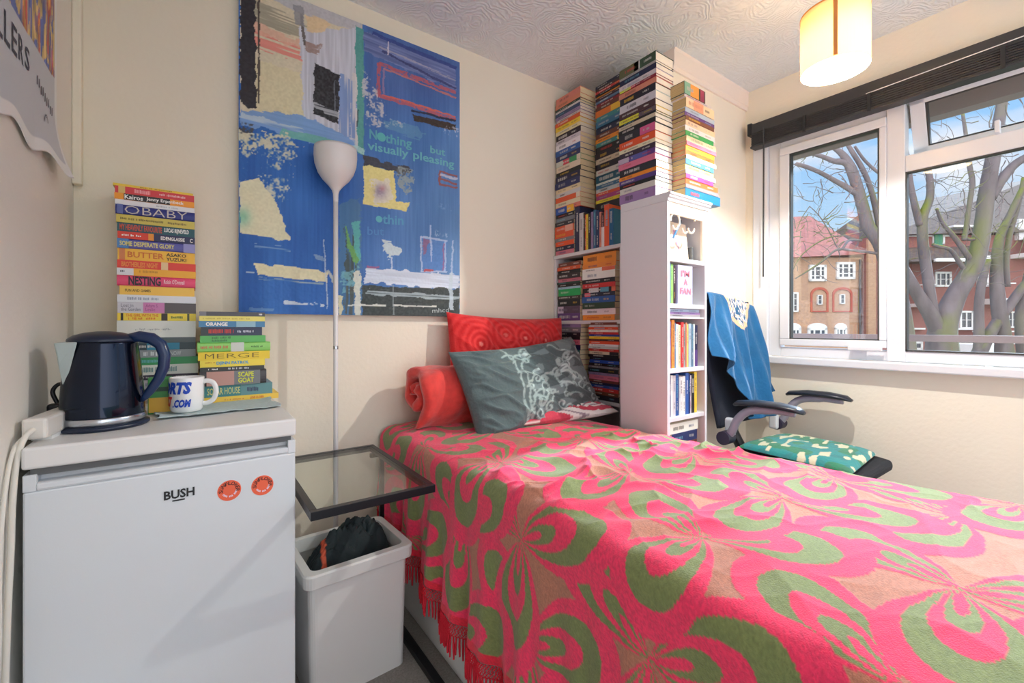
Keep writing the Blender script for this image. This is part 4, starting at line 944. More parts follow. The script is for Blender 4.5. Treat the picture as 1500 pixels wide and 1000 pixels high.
packet(-.262, 1.72, .045, .028, .115, (120, 160, 84), (90, 130, 70), 'olive green packet behind the kettle beside the left wall')

# ------------------------------------------------------------------ floor lamp
FLX, FLY = .443, 1.765
fl = thing('floor_lamp', 'white uplighter floor lamp with a slim pole and bowl shade', 'floor lamp', (FLX, FLY, 0))
M_LAMP = mat('satin_white_metal', (222, 220, 220), .38, spec=.5)
MB().lathe([(0, 0), (.118, 0), (.118, .012), (.112, .017), (.02, .022), (.012, .03), (0, .03)], 56).build('base', M_LAMP, fl, smooth=False, bevel=.002)
MB().tube([(0, 0, .02), (0, 0, .80), (0, 0, 1.58)], .0088, 20).build('pole', M_LAMP, fl, smooth=True)
MB().lathe([(.0088, 1.56), (.010, 1.590), (.014, 1.604), (.026, 1.620), (.048, 1.643), (.064, 1.668), (.0745, 1.70), (.0775, 1.73), (.077, 1.755), (.0755, 1.764), (.073, 1.762), (.0735, 1.735), (.066, 1.69), (.04, 1.645), (0, 1.63)], 64).build('lamp_shade', M_LAMP, fl, smooth=True)
MB().lathe([(.0098, 1.0), (.0098, 1.012)], 20).build('pole_joint', M_STEEL, fl)

# ------------------------------------------------------------------ glass laptop table
gt = thing('glass_table', 'black framed glass side table between fridge and bed', 'side table', (.24, 1.175, 0))
TZ = .628; TX_0, TX_1, TY_0, TY_1 = .236, .572, 1.175, 1.722
def ring(mb, x0, x1, y0, y1, z0, z1, w):
    mb.box((x0, y0, z0), (x1, y0 + w, z1)); mb.box((x0, y1 - w, z0), (x1, y1, z1)); mb.box((x0, y0 + w, z0), (x0 + w, y1 - w, z1)); mb.box((x1 - w, y0 + w, z0), (x1, y1 - w, z1))
g = MB(); ring(g, TX_0, TX_1, TY_0, TY_1, TZ - .022, TZ, .018); loc(g, gt).build('top_frame', M_BLACKM, gt, bevel=.001)
loc(MB().box((TX_0 + .010, TY_0 + .010, TZ - .006), (TX_1 - .010, TY_1 - .010, TZ - .001)), gt).build('glass_top', glass_mat('table_glass', (.95, .985, .96), .08), gt)
for yy in (1.665,): loc(MB().box((.580, yy, .0), (.596, yy + .016, TZ - .024)), gt).build('leg', M_BLACKM, gt)
loc(MB().box((.545, 1.665, TZ - .036), (.596, 1.681, TZ - .022)), gt).build('leg_bracket', M_BLACKM, gt)
g = MB(); g.box((.588, 1.10, .002), (.612, 1.70, .024)); g.box((.30, 1.70, .002), (.612, 1.72, .022)); loc(g, gt).build('foot_frame', M_BLACKM, gt, bevel=.001)

# ------------------------------------------------------------------ bin
bn = thing('waste_bin', 'white rectangular open bin under the glass table', 'bin', (.26, 1.35, 0))
BR = Matrix.Translation((.258, 1.338, 0)) @ Matrix.Rotation(math.radians(3), 4, 'Z')
def rr(x0, y0, x1, y1, r, z, n=5):
    out = []
    for (cx, cy, a0) in ((x1 - r, y1 - r, 0), (x0 + r, y1 - r, 90), (x0 + r, y0 + r, 180), (x1 - r, y0 + r, 270)):
        for k in range(n + 1):
            a = math.radians(a0 + 90 * k / n); out.append((cx + r * math.cos(a), cy + r * math.sin(a), z))
    return out
def loft(mb, rings, cap0=True, cap1=False, M=None):
    n = len(rings[0]); vs = [p for r in rings for p in r]; fs = []
    for i in range(len(rings) - 1):
        for k in range(n): fs.append((i * n + k, i * n + (k + 1) % n, (i + 1) * n + (k + 1) % n, (i + 1) * n + k))
    if cap0: fs.append(tuple(range(n))[::-1])
    if cap1: fs.append(tuple(range((len(rings) - 1) * n, len(rings) * n)))
    return mb.add(vs, fs, 0, None, M)
M_BIN = mat('white_bin_plastic', (214, 215, 214), .38)
b_ = MB(); loft(b_, [rr(.016, .014, .300, .246, .02, 0), rr(.008, .006, .308, .254, .022, .35), rr(.010, .008, .306, .252, .022, .352), rr(.02, .02, .296, .24, .02, .01)], M=BR)
bo = loc(b_, bn).build('bin_body', M_BIN, bn)
b_ = MB(); loft(b_, [rr(.004, .002, .312, .258, .022, .345), rr(-.006, -.010, .322, .268, .026, .350), rr(-.008, -.012, .324, .270, .028, .384), rr(-.004, -.008, .320, .266, .026, .389), rr(.018, .016, .298, .244, .02, .389), rr(.022, .020, .294, .240, .02, .350)], cap0=False, M=BR)
loc(b_, bn).build('bin_rim', M_BIN, bn, bevel=.001)
n = 70
A, B_ = np.meshgrid(np.linspace(-1, 1, n), np.linspace(-1, 1, n), indexing='ij')
prof = np.clip(1 - np.abs(A) ** 3, 0, 1) ** .5 * np.clip(1 - np.abs(B_) ** 2.4, 0, 1) ** .5
GX = .158 + A * .128; GY = .128 + B_ * .055 + .02 * A
GZ = .318 + .11 * prof + .05 * prof * (vnoise(A * 5 + 9, B_ * 4 + A * 3 + 9, 5) - .5) + .015 * prof * (1 - np.abs(2 * vnoise(A * 9 + 9, B_ * 6 - A * 4 + 19, 6) - 1)) ** 2 + .016 * A * prof
gc = np.zeros(A.shape + (3,)) + np.array([20, 34, 38.])
gc = np.where(((np.abs(A + .62 - .12 * B_) < .05) & (B_ < .4))[..., None], np.array([196, 84, 56.]), gc)
P3 = np.stack([GX, GY, GZ], -1) @ np.array(BR.to_3x3()).T + np.array(BR.translation)
for s_ in (1,):
    bag = grid_mesh('garment', P3[..., 0], P3[..., 1], P3[..., 2], mat('black_green_fabric', None, .8, attr=True, bump=.5, bscale=25), s2l(gc), solid=.004)
tag(bag, 'crumpled dark green cloth with an orange stripe in the bin', 'cloth')
# ------------------------------------------------------------------ bed and bedspread
bd = thing('bed', 'white single divan bed standing lengthwise under the patterned bedspread', 'bed', (.69, -.10, 0))
loc(MB().box((.668, -.08, .0), (1.50, 1.86, .37)), bd).build('divan_base', mat('white_divan_board', (214, 213, 210), .6), bd, bevel=.004)
loc(MB().box((.672, -.08, .372), (1.498, 1.86, .628)), bd).build('mattress', mat('mattress_fabric', (230, 226, 220), .9), bd, bevel=.03, seg=3)
ZB = .655
def hem(y): return np.interp(y, [-.2, .4, 1.04, 1.23, 1.43, 1.9], [.19, .20, .21, .23, .285, .35])
def right_x(y): return np.interp(y, [-.2, .15, .45, .91, 1.04, 1.12, 1.9], [1.70, 1.655, 1.585, 1.545, 1.525, 1.505, 1.495])
CENT = []
for k in range(-1, 7):
    for j in range(-4, 4):
        CENT.append((.99 + .31 * j - (.155 if k % 2 else 0), .158 + .33 * k))
FIX = {(.68, .818): (.585, .865), (.835, .488): (.835, .504), (1.30, .158): (1.375, .225), (.835, 1.148): (.775, 1.14)}
CENT = [next((v for q, v in FIX.items() if abs(c[0] - q[0]) < .03 and abs(c[1] - q[1]) < .03), c) for c in CENT]
def motif(S, Y):
    """0 tan ground, 1 pink, 2 green: nested teardrop petals sharing one point"""
    out = np.zeros(S.shape, int); pet = []
    for cs, cy in CENT:
        r_ = random.Random(int(cs * 1000) * 77 + int(cy * 1000)); dx, dy = S - cs, Y - cy
        sel = np.nonzero((dx * dx + dy * dy) < .13)
        if len(sel[0]) == 0: continue
        ddx, ddy = dx[sel], dy[sel]; R = np.sqrt(ddx * ddx + ddy * ddy); TH = np.arctan2(ddy, ddx)
        for ang_, L_, w_ in ((183, .300, .70), (64, .285, .70), (-60, .305, .74)):
            a = math.radians(ang_ + r_.uniform(-9, 9)); L2_ = L_ * r_.uniform(.92, 1.04); w2 = w_ * r_.uniform(.88, 1.08)
            d = np.abs((TH - a + PI) % (2 * PI) - PI); pet.append((sel, R, d, L2_, w2))
    for sel, R, d, L2_, w2 in pet:
        for kl, kw, c in ((1.0, 1.0, 1), (.83, .80, 2), (.62, .60, 1), (.44, .42, 2), (.28, .26, 1)):
            x = np.clip(d / (w2 * (kw + .05)), 0, 1)
            m = R < L2_ * kl * np.cos(x * PI / 2 * .999) ** .6
            out[sel[0][m], sel[1][m]] = c
    return out
def bedspread():
    step = .0034
    ys = np.arange(-.10, 1.872, step); ny = len(ys)
    n_side, n_cor, n_top, n_cr, n_rs = 130, 22, 265, 12, 24
    fr_ = np.concatenate([np.linspace(1, 0, n_side), ])
    rows = []; Sarr = []
    Y1 = ys; H = hem(Y1); RX = right_x(Y1)
    fold = lambda y, f: f ** 1.2 * (.016 * np.sin(y * 31 + 2.2 * np.sin(y * 5)) + .007 * np.sin(y * 77 + 1.3 + 3 * f)) - .030 * f
    global side_x
    def side_x(y, f): return .652 + fold(y, f)
    R1 = .05
    X = []; Z = []; S = []
    for f in np.linspace(1, 0, n_side):
        zt = ZB - R1; z = zt - (zt - H) * f; X.append(side_x(Y1, f)); Z.append(z); S.append(.70 - R1 * 1.57 - (zt - z))
    for a in np.linspace(0, PI / 2, n_cor)[1:]:
        X.append(.652 + R1 * (1 - np.cos(a)) + 0 * Y1); Z.append(ZB - R1 + R1 * np.sin(a) + 0 * Y1); S.append(.70 - R1 * (PI / 2 - a) + 0 * Y1)
    x0 = .652 + R1
    for q in np.linspace(0, 1, n_top)[1:]:
        xx = x0 + (RX - .03 - x0) * q; X.append(xx); Z.append(ZB + 0 * Y1); S.append(xx + 0 * Y1)
    for a in np.linspace(PI / 2, 0, n_cr)[1:]:
        X.append(RX - .03 + .03 * np.cos(a)); Z.append(ZB - .03 + .03 * np.sin(a) + 0 * Y1); S.append(RX - .03 + .03 * (PI / 2 - a))
    for f in np.linspace(0, 1, n_rs)[1:]:
        xr_ = RX + np.where(Y1 < 1.05, .01 * f * np.sin(Y1 * 30), 0); X.append(xr_); Z.append(ZB - .03 - .26 * f + 0 * Y1); S.append(RX + .017 + .26 * f)
    X = np.array(X); Z = np.array(Z); S = np.array(S); Y = np.broadcast_to(Y1, X.shape).copy()
    top = np.clip((S - .66) / .05, 0, 1) * np.clip((right_x(Y) - S) / .06, 0, 1)
    w1 = vnoise(S * 5 + Y * 2.0 + 5, Y * 9 - S * 3 + 7, 3); w2 = vnoise(S * 11 - Y * 4 + 9, Y * 16 + S * 7, 4); w3 = vnoise(S * 24, Y * 30 + S * 6, 5)
    rid = (1 - np.abs(2 * w1 - 1)) ** 3 * .017 + (1 - np.abs(2 * w2 - 1)) ** 3 * .009 + w3 * .0018
    hi = np.clip((1.0 - np.abs(Y - .95) / .75), .25, 1)
    fan_ = np.exp(-((S - .78) / .16) ** 2 - ((Y - .78) / .30) ** 2); Z = Z + top * fan_ * .007 * np.sin((Y * 46 + S * 22) + 2.5 * w1) + top * np.exp(-((S - 1.25) / .25) ** 2 - ((Y - 1.0) / .22) ** 2) * .006 * np.sin(Y * 60 - S * 18 + 3 * w2)
    Z = Z + top * (rid * hi * 1.15) + top * .012 * np.sin((S - .7) / .85 * PI)
    C = motif(S + .006 * (vnoise(S * 22, Y * 22, 7) - .5) + .0006 * (vnoise(S * 300, Y * 300, 8) - .5), Y + .006 * (vnoise(S * 22 + 50, Y * 22, 9) - .5) + .0006 * (vnoise(S * 300 + 9, Y * 300, 10) - .5))
    pal = np.array([[182, 118, 94], [240, 50, 96], [122, 132, 78]], float)
    col = pal[C]
    hb = (S < (.70 - R1 * 1.57 - (ZB - R1 - hem(Y)) + .022)); col = np.where(hb[..., None], np.array([226, 34, 62.]), col)
    fz = vnoise(S * 420, Y * 420, 12); col = col * (.90 + .2 * fz)[..., None]
    Z = Z + (C > 0) * top * .0012
    m = mat('patterned_terry_fabric', None, .95, attr=True, bump=.35, bscale=420, sheen=.25)
    o = grid_mesh('bedspread', X, Y, Z, m, s2l(np.clip(col, 3, 252)))
    tag(o, 'pink, olive and tan patterned bedspread draped over the single bed', 'bedspread')
    fm_ = MB(); y = -.09; M_FR = mat('red_fringe_cotton', (214, 28, 52), .9, bump=.5, bscale=300)
    def P(y, d): return (float(side_x(y, 1.0)) - .002, y, float(hem(y)) - d)
    while y < 1.86:
        w = .0042
        for (ya, da, yb, db) in ((y, 0, y + .012, .018), (y + .012, 0, y, .018), (y, .018, y + .012, .036), (y + .012, .018, y, .036)):
            a, b = P(ya, da), P(yb, db)
            fm_.add([(a[0], a[1] - w / 2, a[2]), (a[0], a[1] + w / 2, a[2]), (b[0], b[1] + w / 2, b[2]), (b[0], b[1] - w / 2, b[2]), (a[0] - .002, a[1], a[2]), (b[0] - .002, b[1], b[2])],
                    [(0, 1, 2, 3), (0, 3, 5, 4), (1, 4, 5, 2)])
        a = P(y, .034); l_ = .058 + rnd.uniform(-.008, .01); dy = rnd.uniform(-.004, .004); dx = rnd.uniform(-.004, .002)
        fm_.tube([a, (a[0] + dx, a[1] + dy * .5, a[2] - l_ * .5), (a[0] + dx, a[1] + dy, a[2] - l_)], [.0028, .0036, .0026], 5)
        y += .0125 * .6
    f_ = fm_.build('fringe', M_FR, o, fixn=False)
bedspread()

# ------------------------------------------------------------------ pillows
def pillow(name, lab, w, h, t, M, cfn, m, wr=.008, n=110, seed=1, sag=0.0, corner=.35):
    A, B = np.meshgrid(np.linspace(-1, 1, n), np.linspace(-1, 1, n), indexing='ij')
    pr = (np.clip(1 - np.abs(A) ** 2.6, 0, 1) * np.clip(1 - np.abs(B) ** 2.6, 0, 1)) ** .42
    x = A * w / 2 * (1 - .05 * (1 - B * B)); z = B * h / 2 * (1 - .07 * (1 - A * A)) + sag * (A * A - .4)
    n1 = vnoise(A * 3.1 + 7 + seed, B * 3.3 + 9, seed); n2 = vnoise(A * 7 + B * 4 + 20, B * 3 + 30, seed + 1)
    rg = (1 - np.abs(2 * n2 - 1)) ** 3
    edge = np.clip((1 - np.maximum(np.abs(A), np.abs(B))) * 8, 0, 1)
    y = -(t / 2) * pr + edge * (wr * (n1 - .5) * 2 - wr * rg * 1.4)
    th = thing(name, lab, 'pillow'); th.matrix_world = M
    c = s2l(np.clip(cfn(A, B), 3, 252))
    yb = (t / 2) * pr
    X = np.concatenate([x, x[::-1]], 0); Yy = np.concatenate([y, yb[::-1]], 0); Zz = np.concatenate([z, z[::-1]], 0); Cc = np.concatenate([c, c[::-1]], 0)
    grid_mesh('pillow_case', X, Yy, Zz, m, Cc, th)
    return th
def rmat(x, y, z, rx=0, ry=0, rz=0):
    return Matrix.Translation((x, y, z)) @ Matrix.Rotation(math.radians(rz), 4, 'Z') @ Matrix.Rotation(math.radians(rx), 4, 'X') @ Matrix.Rotation(math.radians(ry), 4, 'Y')
M_FAB = mat('soft_cotton', None, .9, attr=True, bump=.35, bscale=90, sheen=.2)
def c_red(A, B):
    cs = [(-.62, .42), (-.2, .62), (.12, .55), (.52, .5), (.85, .3), (-.85, -.3), (-.3, -.1), (.3, 0), (.7, -.3)]
    d = np.min([np.hypot((A - a) * 1.45, B - b) for a, b in cs], 0)
    v = np.sin(d * 52 + 3 * vnoise(A * 5 + 5, B * 5 + 5, 3)) * np.exp(-d * 1.2)
    return np.array([214, 40, 42.]) + v[..., None] * np.array([16, 24, 22.]) + (d < .045)[..., None] * np.array([16, 70, 60.])
pillow('pillow', 'large red pillow with embossed rings propped against the back wall', .70, .50, .15, rmat(1.285, 1.795, .895, -6, 1.5, 0), c_red, M_FAB, seed=3)
def c_teal(A, B):
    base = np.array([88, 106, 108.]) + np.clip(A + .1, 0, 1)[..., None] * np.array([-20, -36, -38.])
    Wd = np.full(A.shape, 9.0)
    def dist(pts):
        nonlocal Wd
        P = np.array(pts)
        for i in range(len(P) - 1):
            ax, ay = P[i]; bx, by = P[i + 1]; vx, vy = bx - ax, by - ay; L2 = vx * vx + vy * vy + 1e-9
            t = np.clip(((A - ax) * vx + (B - ay) * vy) / L2, 0, 1); Wd = np.minimum(Wd, np.hypot((A - ax - t * vx) * 1.8, B - ay - t * vy))
    r = random.Random(5)
    for k in range(30):
        cx, cy = r.uniform(-.4, .88), r.uniform(-.75, .75); a0 = r.uniform(0, 6.28); sg = r.choice((-1, 1)); R0 = r.uniform(.08, .16)
        dist([(cx + R0 * (1 - .75 * q) * math.cos(a0 + sg * q * 6.5) * .6, cy + R0 * (1 - .75 * q) * math.sin(a0 + sg * q * 6.5)) for q in np.linspace(0, 1, 14)])
        a1 = a0 + r.uniform(-.6, .6); dist([(cx + R0 * math.cos(a0) * .6 + q * .25 * math.cos(a1), cy + R0 * math.sin(a0) + q * .3 * math.sin(a1) + .1 * math.sin(q * 3)) for q in np.linspace(0, 1, 8)])
    dist([(-.4 + .04 * math.sin(q * 6), .9 - 1.8 * q) for q in np.linspace(0, 1, 12)]); dist([(-.33 + .05 * math.sin(q * 5 + 1), .2 - 1.1 * q) for q in np.linspace(0, 1, 12)])
    lt = np.clip((.032 - Wd) / .012, 0, 1) * np.where(vnoise(A * 30, B * 30, 6) > .12, 1, .4)
    fill = ((vnoise(A * 5 + 40, B * 6 + 11, 21) > .64) & (A > -.25))[..., None] * np.array([34, 36, 36.])
    return base + fill + lt[..., None] * np.array([70, 74, 70.])
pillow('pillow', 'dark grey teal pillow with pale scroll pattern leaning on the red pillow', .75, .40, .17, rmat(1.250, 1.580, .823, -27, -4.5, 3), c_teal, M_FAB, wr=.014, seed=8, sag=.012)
def c_str(A, B):
    v = (A * .35 + B * 2.6 + .2 * np.sin(A * 3)) % 1.0
    c = np.where((v < .45)[..., None], np.array([196, 62, 84.]), np.array([232, 222, 218.])); return np.where(((v > .62) & (v < .72))[..., None], np.array([150, 130, 140.]), c)
pillow('pillow', 'flat pillow with red and white stripes under the dark patterned pillow', .56, .30, .075, rmat(1.35, 1.565, .700, -86, 0, -4), c_str, M_FAB, seed=12)
# rolled quilt
def spiral_roll():
    th = thing('rolled_quilt', 'coral red quilt rolled up against the back wall beside the pillows', 'quilt', (.748, 1.748, .808))
    n = 190; Rr = .146; turns = 1.8; Pk = 26
    def rad(q): return Rr * (.16 + .84 * q)
    outer, inner = [], []
    for i in range(n + 1):
        q = i / n; a = -1.75 - turns * 2 * PI * (1 - q); r = rad(q) * (1 + .05 * math.sin(a * 3)); tk = .046 * min(1, (1 - q) * 14 + .25, q * 16 + .3)
        outer.append((r * math.cos(a), r * math.sin(a))); inner.append(((r - tk) * math.cos(a), (r - tk) * math.sin(a)))
    loop = outer + inner[::-1]; L_ = len(loop); nx = 40
    vs, fs = [], []
    for j in range(nx + 1):
        x = .40 * j / nx; e = min(1, (x + .002) / .02); 
        mid = [((o[0] + i_[0]) / 2, (o[1] + i_[1]) / 2) for o, i_ in zip(outer, inner)]; mid = mid + mid[::-1]
        for k, (py, pz) in enumerate(loop):
            s_ = .35 + .65 * math.sqrt(e) if e < 1 else 1
            yy = mid[k][0] + (py - mid[k][0]) * s_; zz = mid[k][1] + (pz - mid[k][1]) * s_
            a = math.atan2(zz, yy); w = 1 + .03 * math.sin(a * 5 + x * 23) + .03 * math.sin(x * 47 + a * 2)
            vs.append((x + .008 * math.sin(a * 4), yy * w * .98, max(zz * w * 1.02, -.142)))
    for j in range(nx):
        for k in range(L_): fs.append((j * L_ + k, j * L_ + (k + 1) % L_, (j + 1) * L_ + (k + 1) % L_, (j + 1) * L_ + k))
    half = len(outer)
    for k in range(half - 1):                      # end faces as strips between outer and inner
        fs.append((k, L_ - 1 - k, L_ - 2 - k, k + 1)); o_ = nx * L_; fs.append((o_ + k, o_ + k + 1, o_ + L_ - 2 - k, o_ + L_ - 1 - k))
    MB().add(vs, fs).build('quilt_roll', mat('coral_red_velvet', (226, 66, 60), .85, bump=.8, bscale=22, sheen=.4, var=.15, vscale=30), th, smooth=True)
spiral_roll()

# ------------------------------------------------------------------ office chair
ch = thing('office_chair', 'office chair with grey tubular arms standing between bed and window', 'office chair', (2.27, .86, 0))
C = lambda mb: loc(mb, ch)
M_TUBE = mat('grey_lilac_plastic', (150, 146, 160), .35)
M_MESHB = mat('dark_navy_mesh', (26, 32, 50), .8, bump=.4, bscale=500)
C(MB().prism([(2.06 + .02, .60), (2.48, .60), (2.51, .66), (2.51, 1.06), (2.46, 1.11), (2.08, 1.11), (2.03, 1.06), (2.03, .66)], 'z', .455, .505)).build('seat', mat('black_seat_fabric', (34, 38, 46), .85, bump=.4, bscale=300), ch, bevel=.02, seg=3)
n = 40; A, B_ = np.meshgrid(np.linspace(-1, 1, n), np.linspace(0, 1, n), indexing='ij')
BXc = 2.255 + A * .225 * (1 - .12 * B_ ** 3); BZc = .60 + .62 * B_; BYc = 1.150 + .075 * B_ + .02 * (1 - A * A) + .02 * np.sin(B_ * 3)
grid_mesh('backrest', BXc - 2.27, BYc - .86, BZc, M_MESHB, None, ch, solid=.02)
C(MB().tube([(2.255, 1.14, .46), (2.255, 1.19, .55), (2.255, 1.20, .72)], .025, 12)).build('back_bracket', M_BLACKP, ch)
for x in (2.0, 2.525):
    s = 1 if x > 2.2 else -1
    pad = MB(); pp = [(x, 1.045, .733), (x, 1.03, .742), (x, .95, .752), (x, .86, .752), (x, .79, .745), (x, .765, .735)]
    pad.tube(pp, [.022, .034, .040, .041, .036, .018], 18, flat=.36)
    C(pad).build('arm_pad', mat('black_arm_pad', (30, 36, 48), .35), ch, smooth=True)
    C(MB().tube(curve_pts([(x, .80, .728), (x, .90, .728), (x, .985, .712), (x - s * .0, 1.035, .665), (x, 1.06, .61), (x - s * .002, 1.085, .578)], 5), [.014] * 5 + [.018] * 21, 14)).build('arm_tube', M_TUBE, ch, smooth=True)
    C(MB().tube([(x + s * .03, 1.088, .575), (x - s * .03, 1.088, .575)], .031, 24)).build('arm_pivot', mat('dark_pivot_plastic', (52, 46, 66), .4), ch)
    C(MB().box((min(x - s * .03, x - s * .06), 1.07, .55), (max(x - s * .03, x - s * .06), 1.115, .66))).build('hinge_cover', mat('light_grey_plastic', (206, 210, 216), .4), ch, bevel=.012, seg=3)
C(MB().tube([(2.27, .86, .10), (2.27, .86, .455)], [.028, .024], 16)).build('gas_column', M_BLACKP, ch)
for k in range(5):
    a = k * 2 * PI / 5 + .35; ex, ey = 2.27 + .25 * math.cos(a), .86 + .25 * math.sin(a)
    lgo = C(MB().tube([(2.27, .86, .10), (2.27 + .12 * math.cos(a), .86 + .12 * math.sin(a), .088), (ex, ey, .066)], [.03, .022, .016], 10)).build('leg', M_BLACKP, ch)
    cs_ = MB().tube([(ex - 2.27 - .012 * math.sin(a), ey - .86 + .012 * math.cos(a), .026), (ex - 2.27 + .012 * math.sin(a), ey - .86 - .012 * math.cos(a), .026)], .026, 16); cs_.build('caster', M_BLACKP, lgo)
# seat cushion
n = 110; A, B_ = np.meshgrid(np.linspace(0, 1, n), np.linspace(0, 1, n), indexing='ij')
q = [(2.065, .625), (2.475, .66), (2.50, 1.06), (2.09, 1.08)]
QX = (q[0][0] * (1 - A) + q[1][0] * A) * (1 - B_) + (q[3][0] * (1 - A) + q[2][0] * A) * B_
QY = (q[0][1] * (1 - A) + q[1][1] * A) * (1 - B_) + (q[3][1] * (1 - A) + q[2][1] * A) * B_
pr = (np.clip(1 - np.abs(2 * A - 1) ** 6, 0, 1) * np.clip(1 - np.abs(2 * B_ - 1) ** 6, 0, 1)) ** .5
QZ = .518 + .034 * pr + .006 * pr * (vnoise(A * 6, B_ * 6, 2) - .5)
g1 = vnoise(A * 9 + B_ * 5, B_ * 20 - A * 3 + 8, 31); g2 = vnoise(A * 7 + 30, B_ * 7 + 3, 33); g3 = vnoise(A * 22 + B_ * 9, B_ * 22, 36)
cc = np.where((g2 > .5)[..., None], np.array([46, 150, 150.]), np.array([58, 140, 104.])); cc = np.where((g3 > .66)[..., None], cc * .8 + 20, cc); cc = np.where((g1 > .70)[..., None], np.array([226, 222, 190.]), cc)
Xc = np.concatenate([QX, QX[::-1]], 0); Yc = np.concatenate([QY, QY[::-1]], 0); Zc = np.concatenate([QZ, .5065 + .010 * (1 - pr[::-1])], 0)
cu = grid_mesh('seat_cushion', Xc, Yc, Zc, M_FAB, s2l(np.concatenate([cc, cc[::-1]], 0))); tag(cu, 'green and blue cushion with cream leaf marks on the chair seat', 'cushion')
# sweatshirt over the backrest
n = 150; A, B_ = np.meshgrid(np.linspace(0, 1, n), np.linspace(-.28, 1, n), indexing='ij')
xt = 1.992 + .43 * A; xb = 1.915 + .60 * A; zb = np.interp(A, [0, .15, .33, .45, .62, .8, .9, 1], [.955, .93, .82, .68, .62, .64, .70, .745])
Bp = np.clip(B_, 0, 1); zt = 1.245 - .05 * A ** 2.2
SX = xt + (xb - xt) * Bp ** .9; SZ = zt + (zb - zt) * Bp
fd = .030 * np.sin(A * 19 + Bp * 4.5 - 2) + .011 * np.sin(A * 51 + Bp * 2)
SY = 1.185 - .09 * Bp + fd * Bp ** .7 - .016
bk = B_ < 0; aa = np.clip(-B_ / .28, 0, 1)
SY = np.where(bk, 1.17 + .055 * np.sin(np.clip(aa * 3, 0, 1) * PI / 2), SY); SZ = np.where(bk, zt + .012 * np.sin(np.clip(aa * 3, 0, 1) * PI) - .20 * np.clip(aa - .33, 0, 1), SZ)
SX = SX + .012 * (vnoise(A * 6, B_ * 6 + 4, 8) - .5)
cc = np.zeros(A.shape + (3,)) + np.array([10, 96, 148.]); cc = cc * (1 - .12 * vnoise(A * 8, B_ * 9 + 3, 6))[..., None]
pa = ((A - .60) / .27) ** 2 + ((B_ - .04) / .21) ** 2 + .5 * (vnoise(A * 12, B_ * 12 + 9, 5) - .5)
g = vnoise(A * 60, B_ * 45 + 20, 14)
pat_ = np.where((g > .55)[..., None], np.array([40, 92, 130.]), np.where((g < .3)[..., None], np.array([236, 180, 140.]), np.array([232, 222, 226.])))
cc = np.where((pa < 1)[..., None], pat_, cc); cc = np.where(((pa < 1) & (pa > .72))[..., None], np.array([238, 190, 150.]), cc)
rib = (A > .72) & (Bp > .9); cc = np.where(rib[..., None], cc * .8, cc)
sw = grid_mesh('sweatshirt', SX, SY, SZ, M_FAB, s2l(np.clip(cc, 3, 250)), solid=.004); tag(sw, 'bright blue sweatshirt with a pale printed patch hung over the chair back', 'sweatshirt')

# ------------------------------------------------------------------ outside
M_BRICKY = mat('yellow_brick', (184, 132, 96), .9, var=.25, vscale=14)
M_BRICKR = mat('red_brick', (150, 84, 74), .9, var=.25, vscale=14)
def brick(m, c1, c2, mo, sc):
    nt = m.node_tree; N = nt.nodes; L = nt.links
    tc = N.new('ShaderNodeTexCoord'); mp = N.new('ShaderNodeMapping'); mp.inputs['Rotation'].default_value = (PI / 2, 0, 0)
    b = N.new('ShaderNodeTexBrick'); b.inputs['Color1'].default_value = lin(c1); b.inputs['Color2'].default_value = lin(c2); b.inputs['Mortar'].default_value = lin(mo)
    b.inputs['Scale'].default_value = sc; b.inputs['Mortar Size'].default_value = .012
    L.new(tc.outputs['Object'], mp.inputs[0]); L.new(mp.outputs[0], b.inputs['Vector']); L.new(b.outputs[0], N['Principled BSDF'].inputs['Base Color'])
brick(M_BRICKY, (198, 158, 130), (184, 144, 120), (196, 176, 160), 5); brick(M_BRICKR, (160, 104, 98), (146, 94, 90), (164, 134, 128), 5)
M_TILE = mat('red_roof_tiles', (168, 92, 84), .85, var=.3, vscale=4)
M_SLATE = mat('brown_grey_roof_tiles', (116, 104, 98), .85, var=.3, vscale=4)
M_PAINTW = mat('white_render_paint', (240, 240, 242), .6)
M_DGLASS = mat('dark_house_glass', (74, 80, 90), .15)
OUTM = Matrix.Identity(4)
def bldg(name, lab, u, v, t):
    """building whose facade is square to the street; local x along the facade, y away, z up"""
    p = at(u, v, t); th = thing(name, lab, 'building', (p[0], p[1], 0)); th.rotation_euler = (0, 0, YAW - PI / 2)
    return th
def fx(u, u0, t): return (u - u0) * t / FPX
def fz(v, t): return EYE - t * (v - CV) / FPX
def panel(th, name, u0, t, ua, va, ub, vb, m, d0=-.05, d1=0, par=None):
    o = MB().box((fx(ua, u0, t), d0, fz(vb, t)), (fx(ub, u0, t), d1, fz(va, t))).build(name, m, par or th); return o
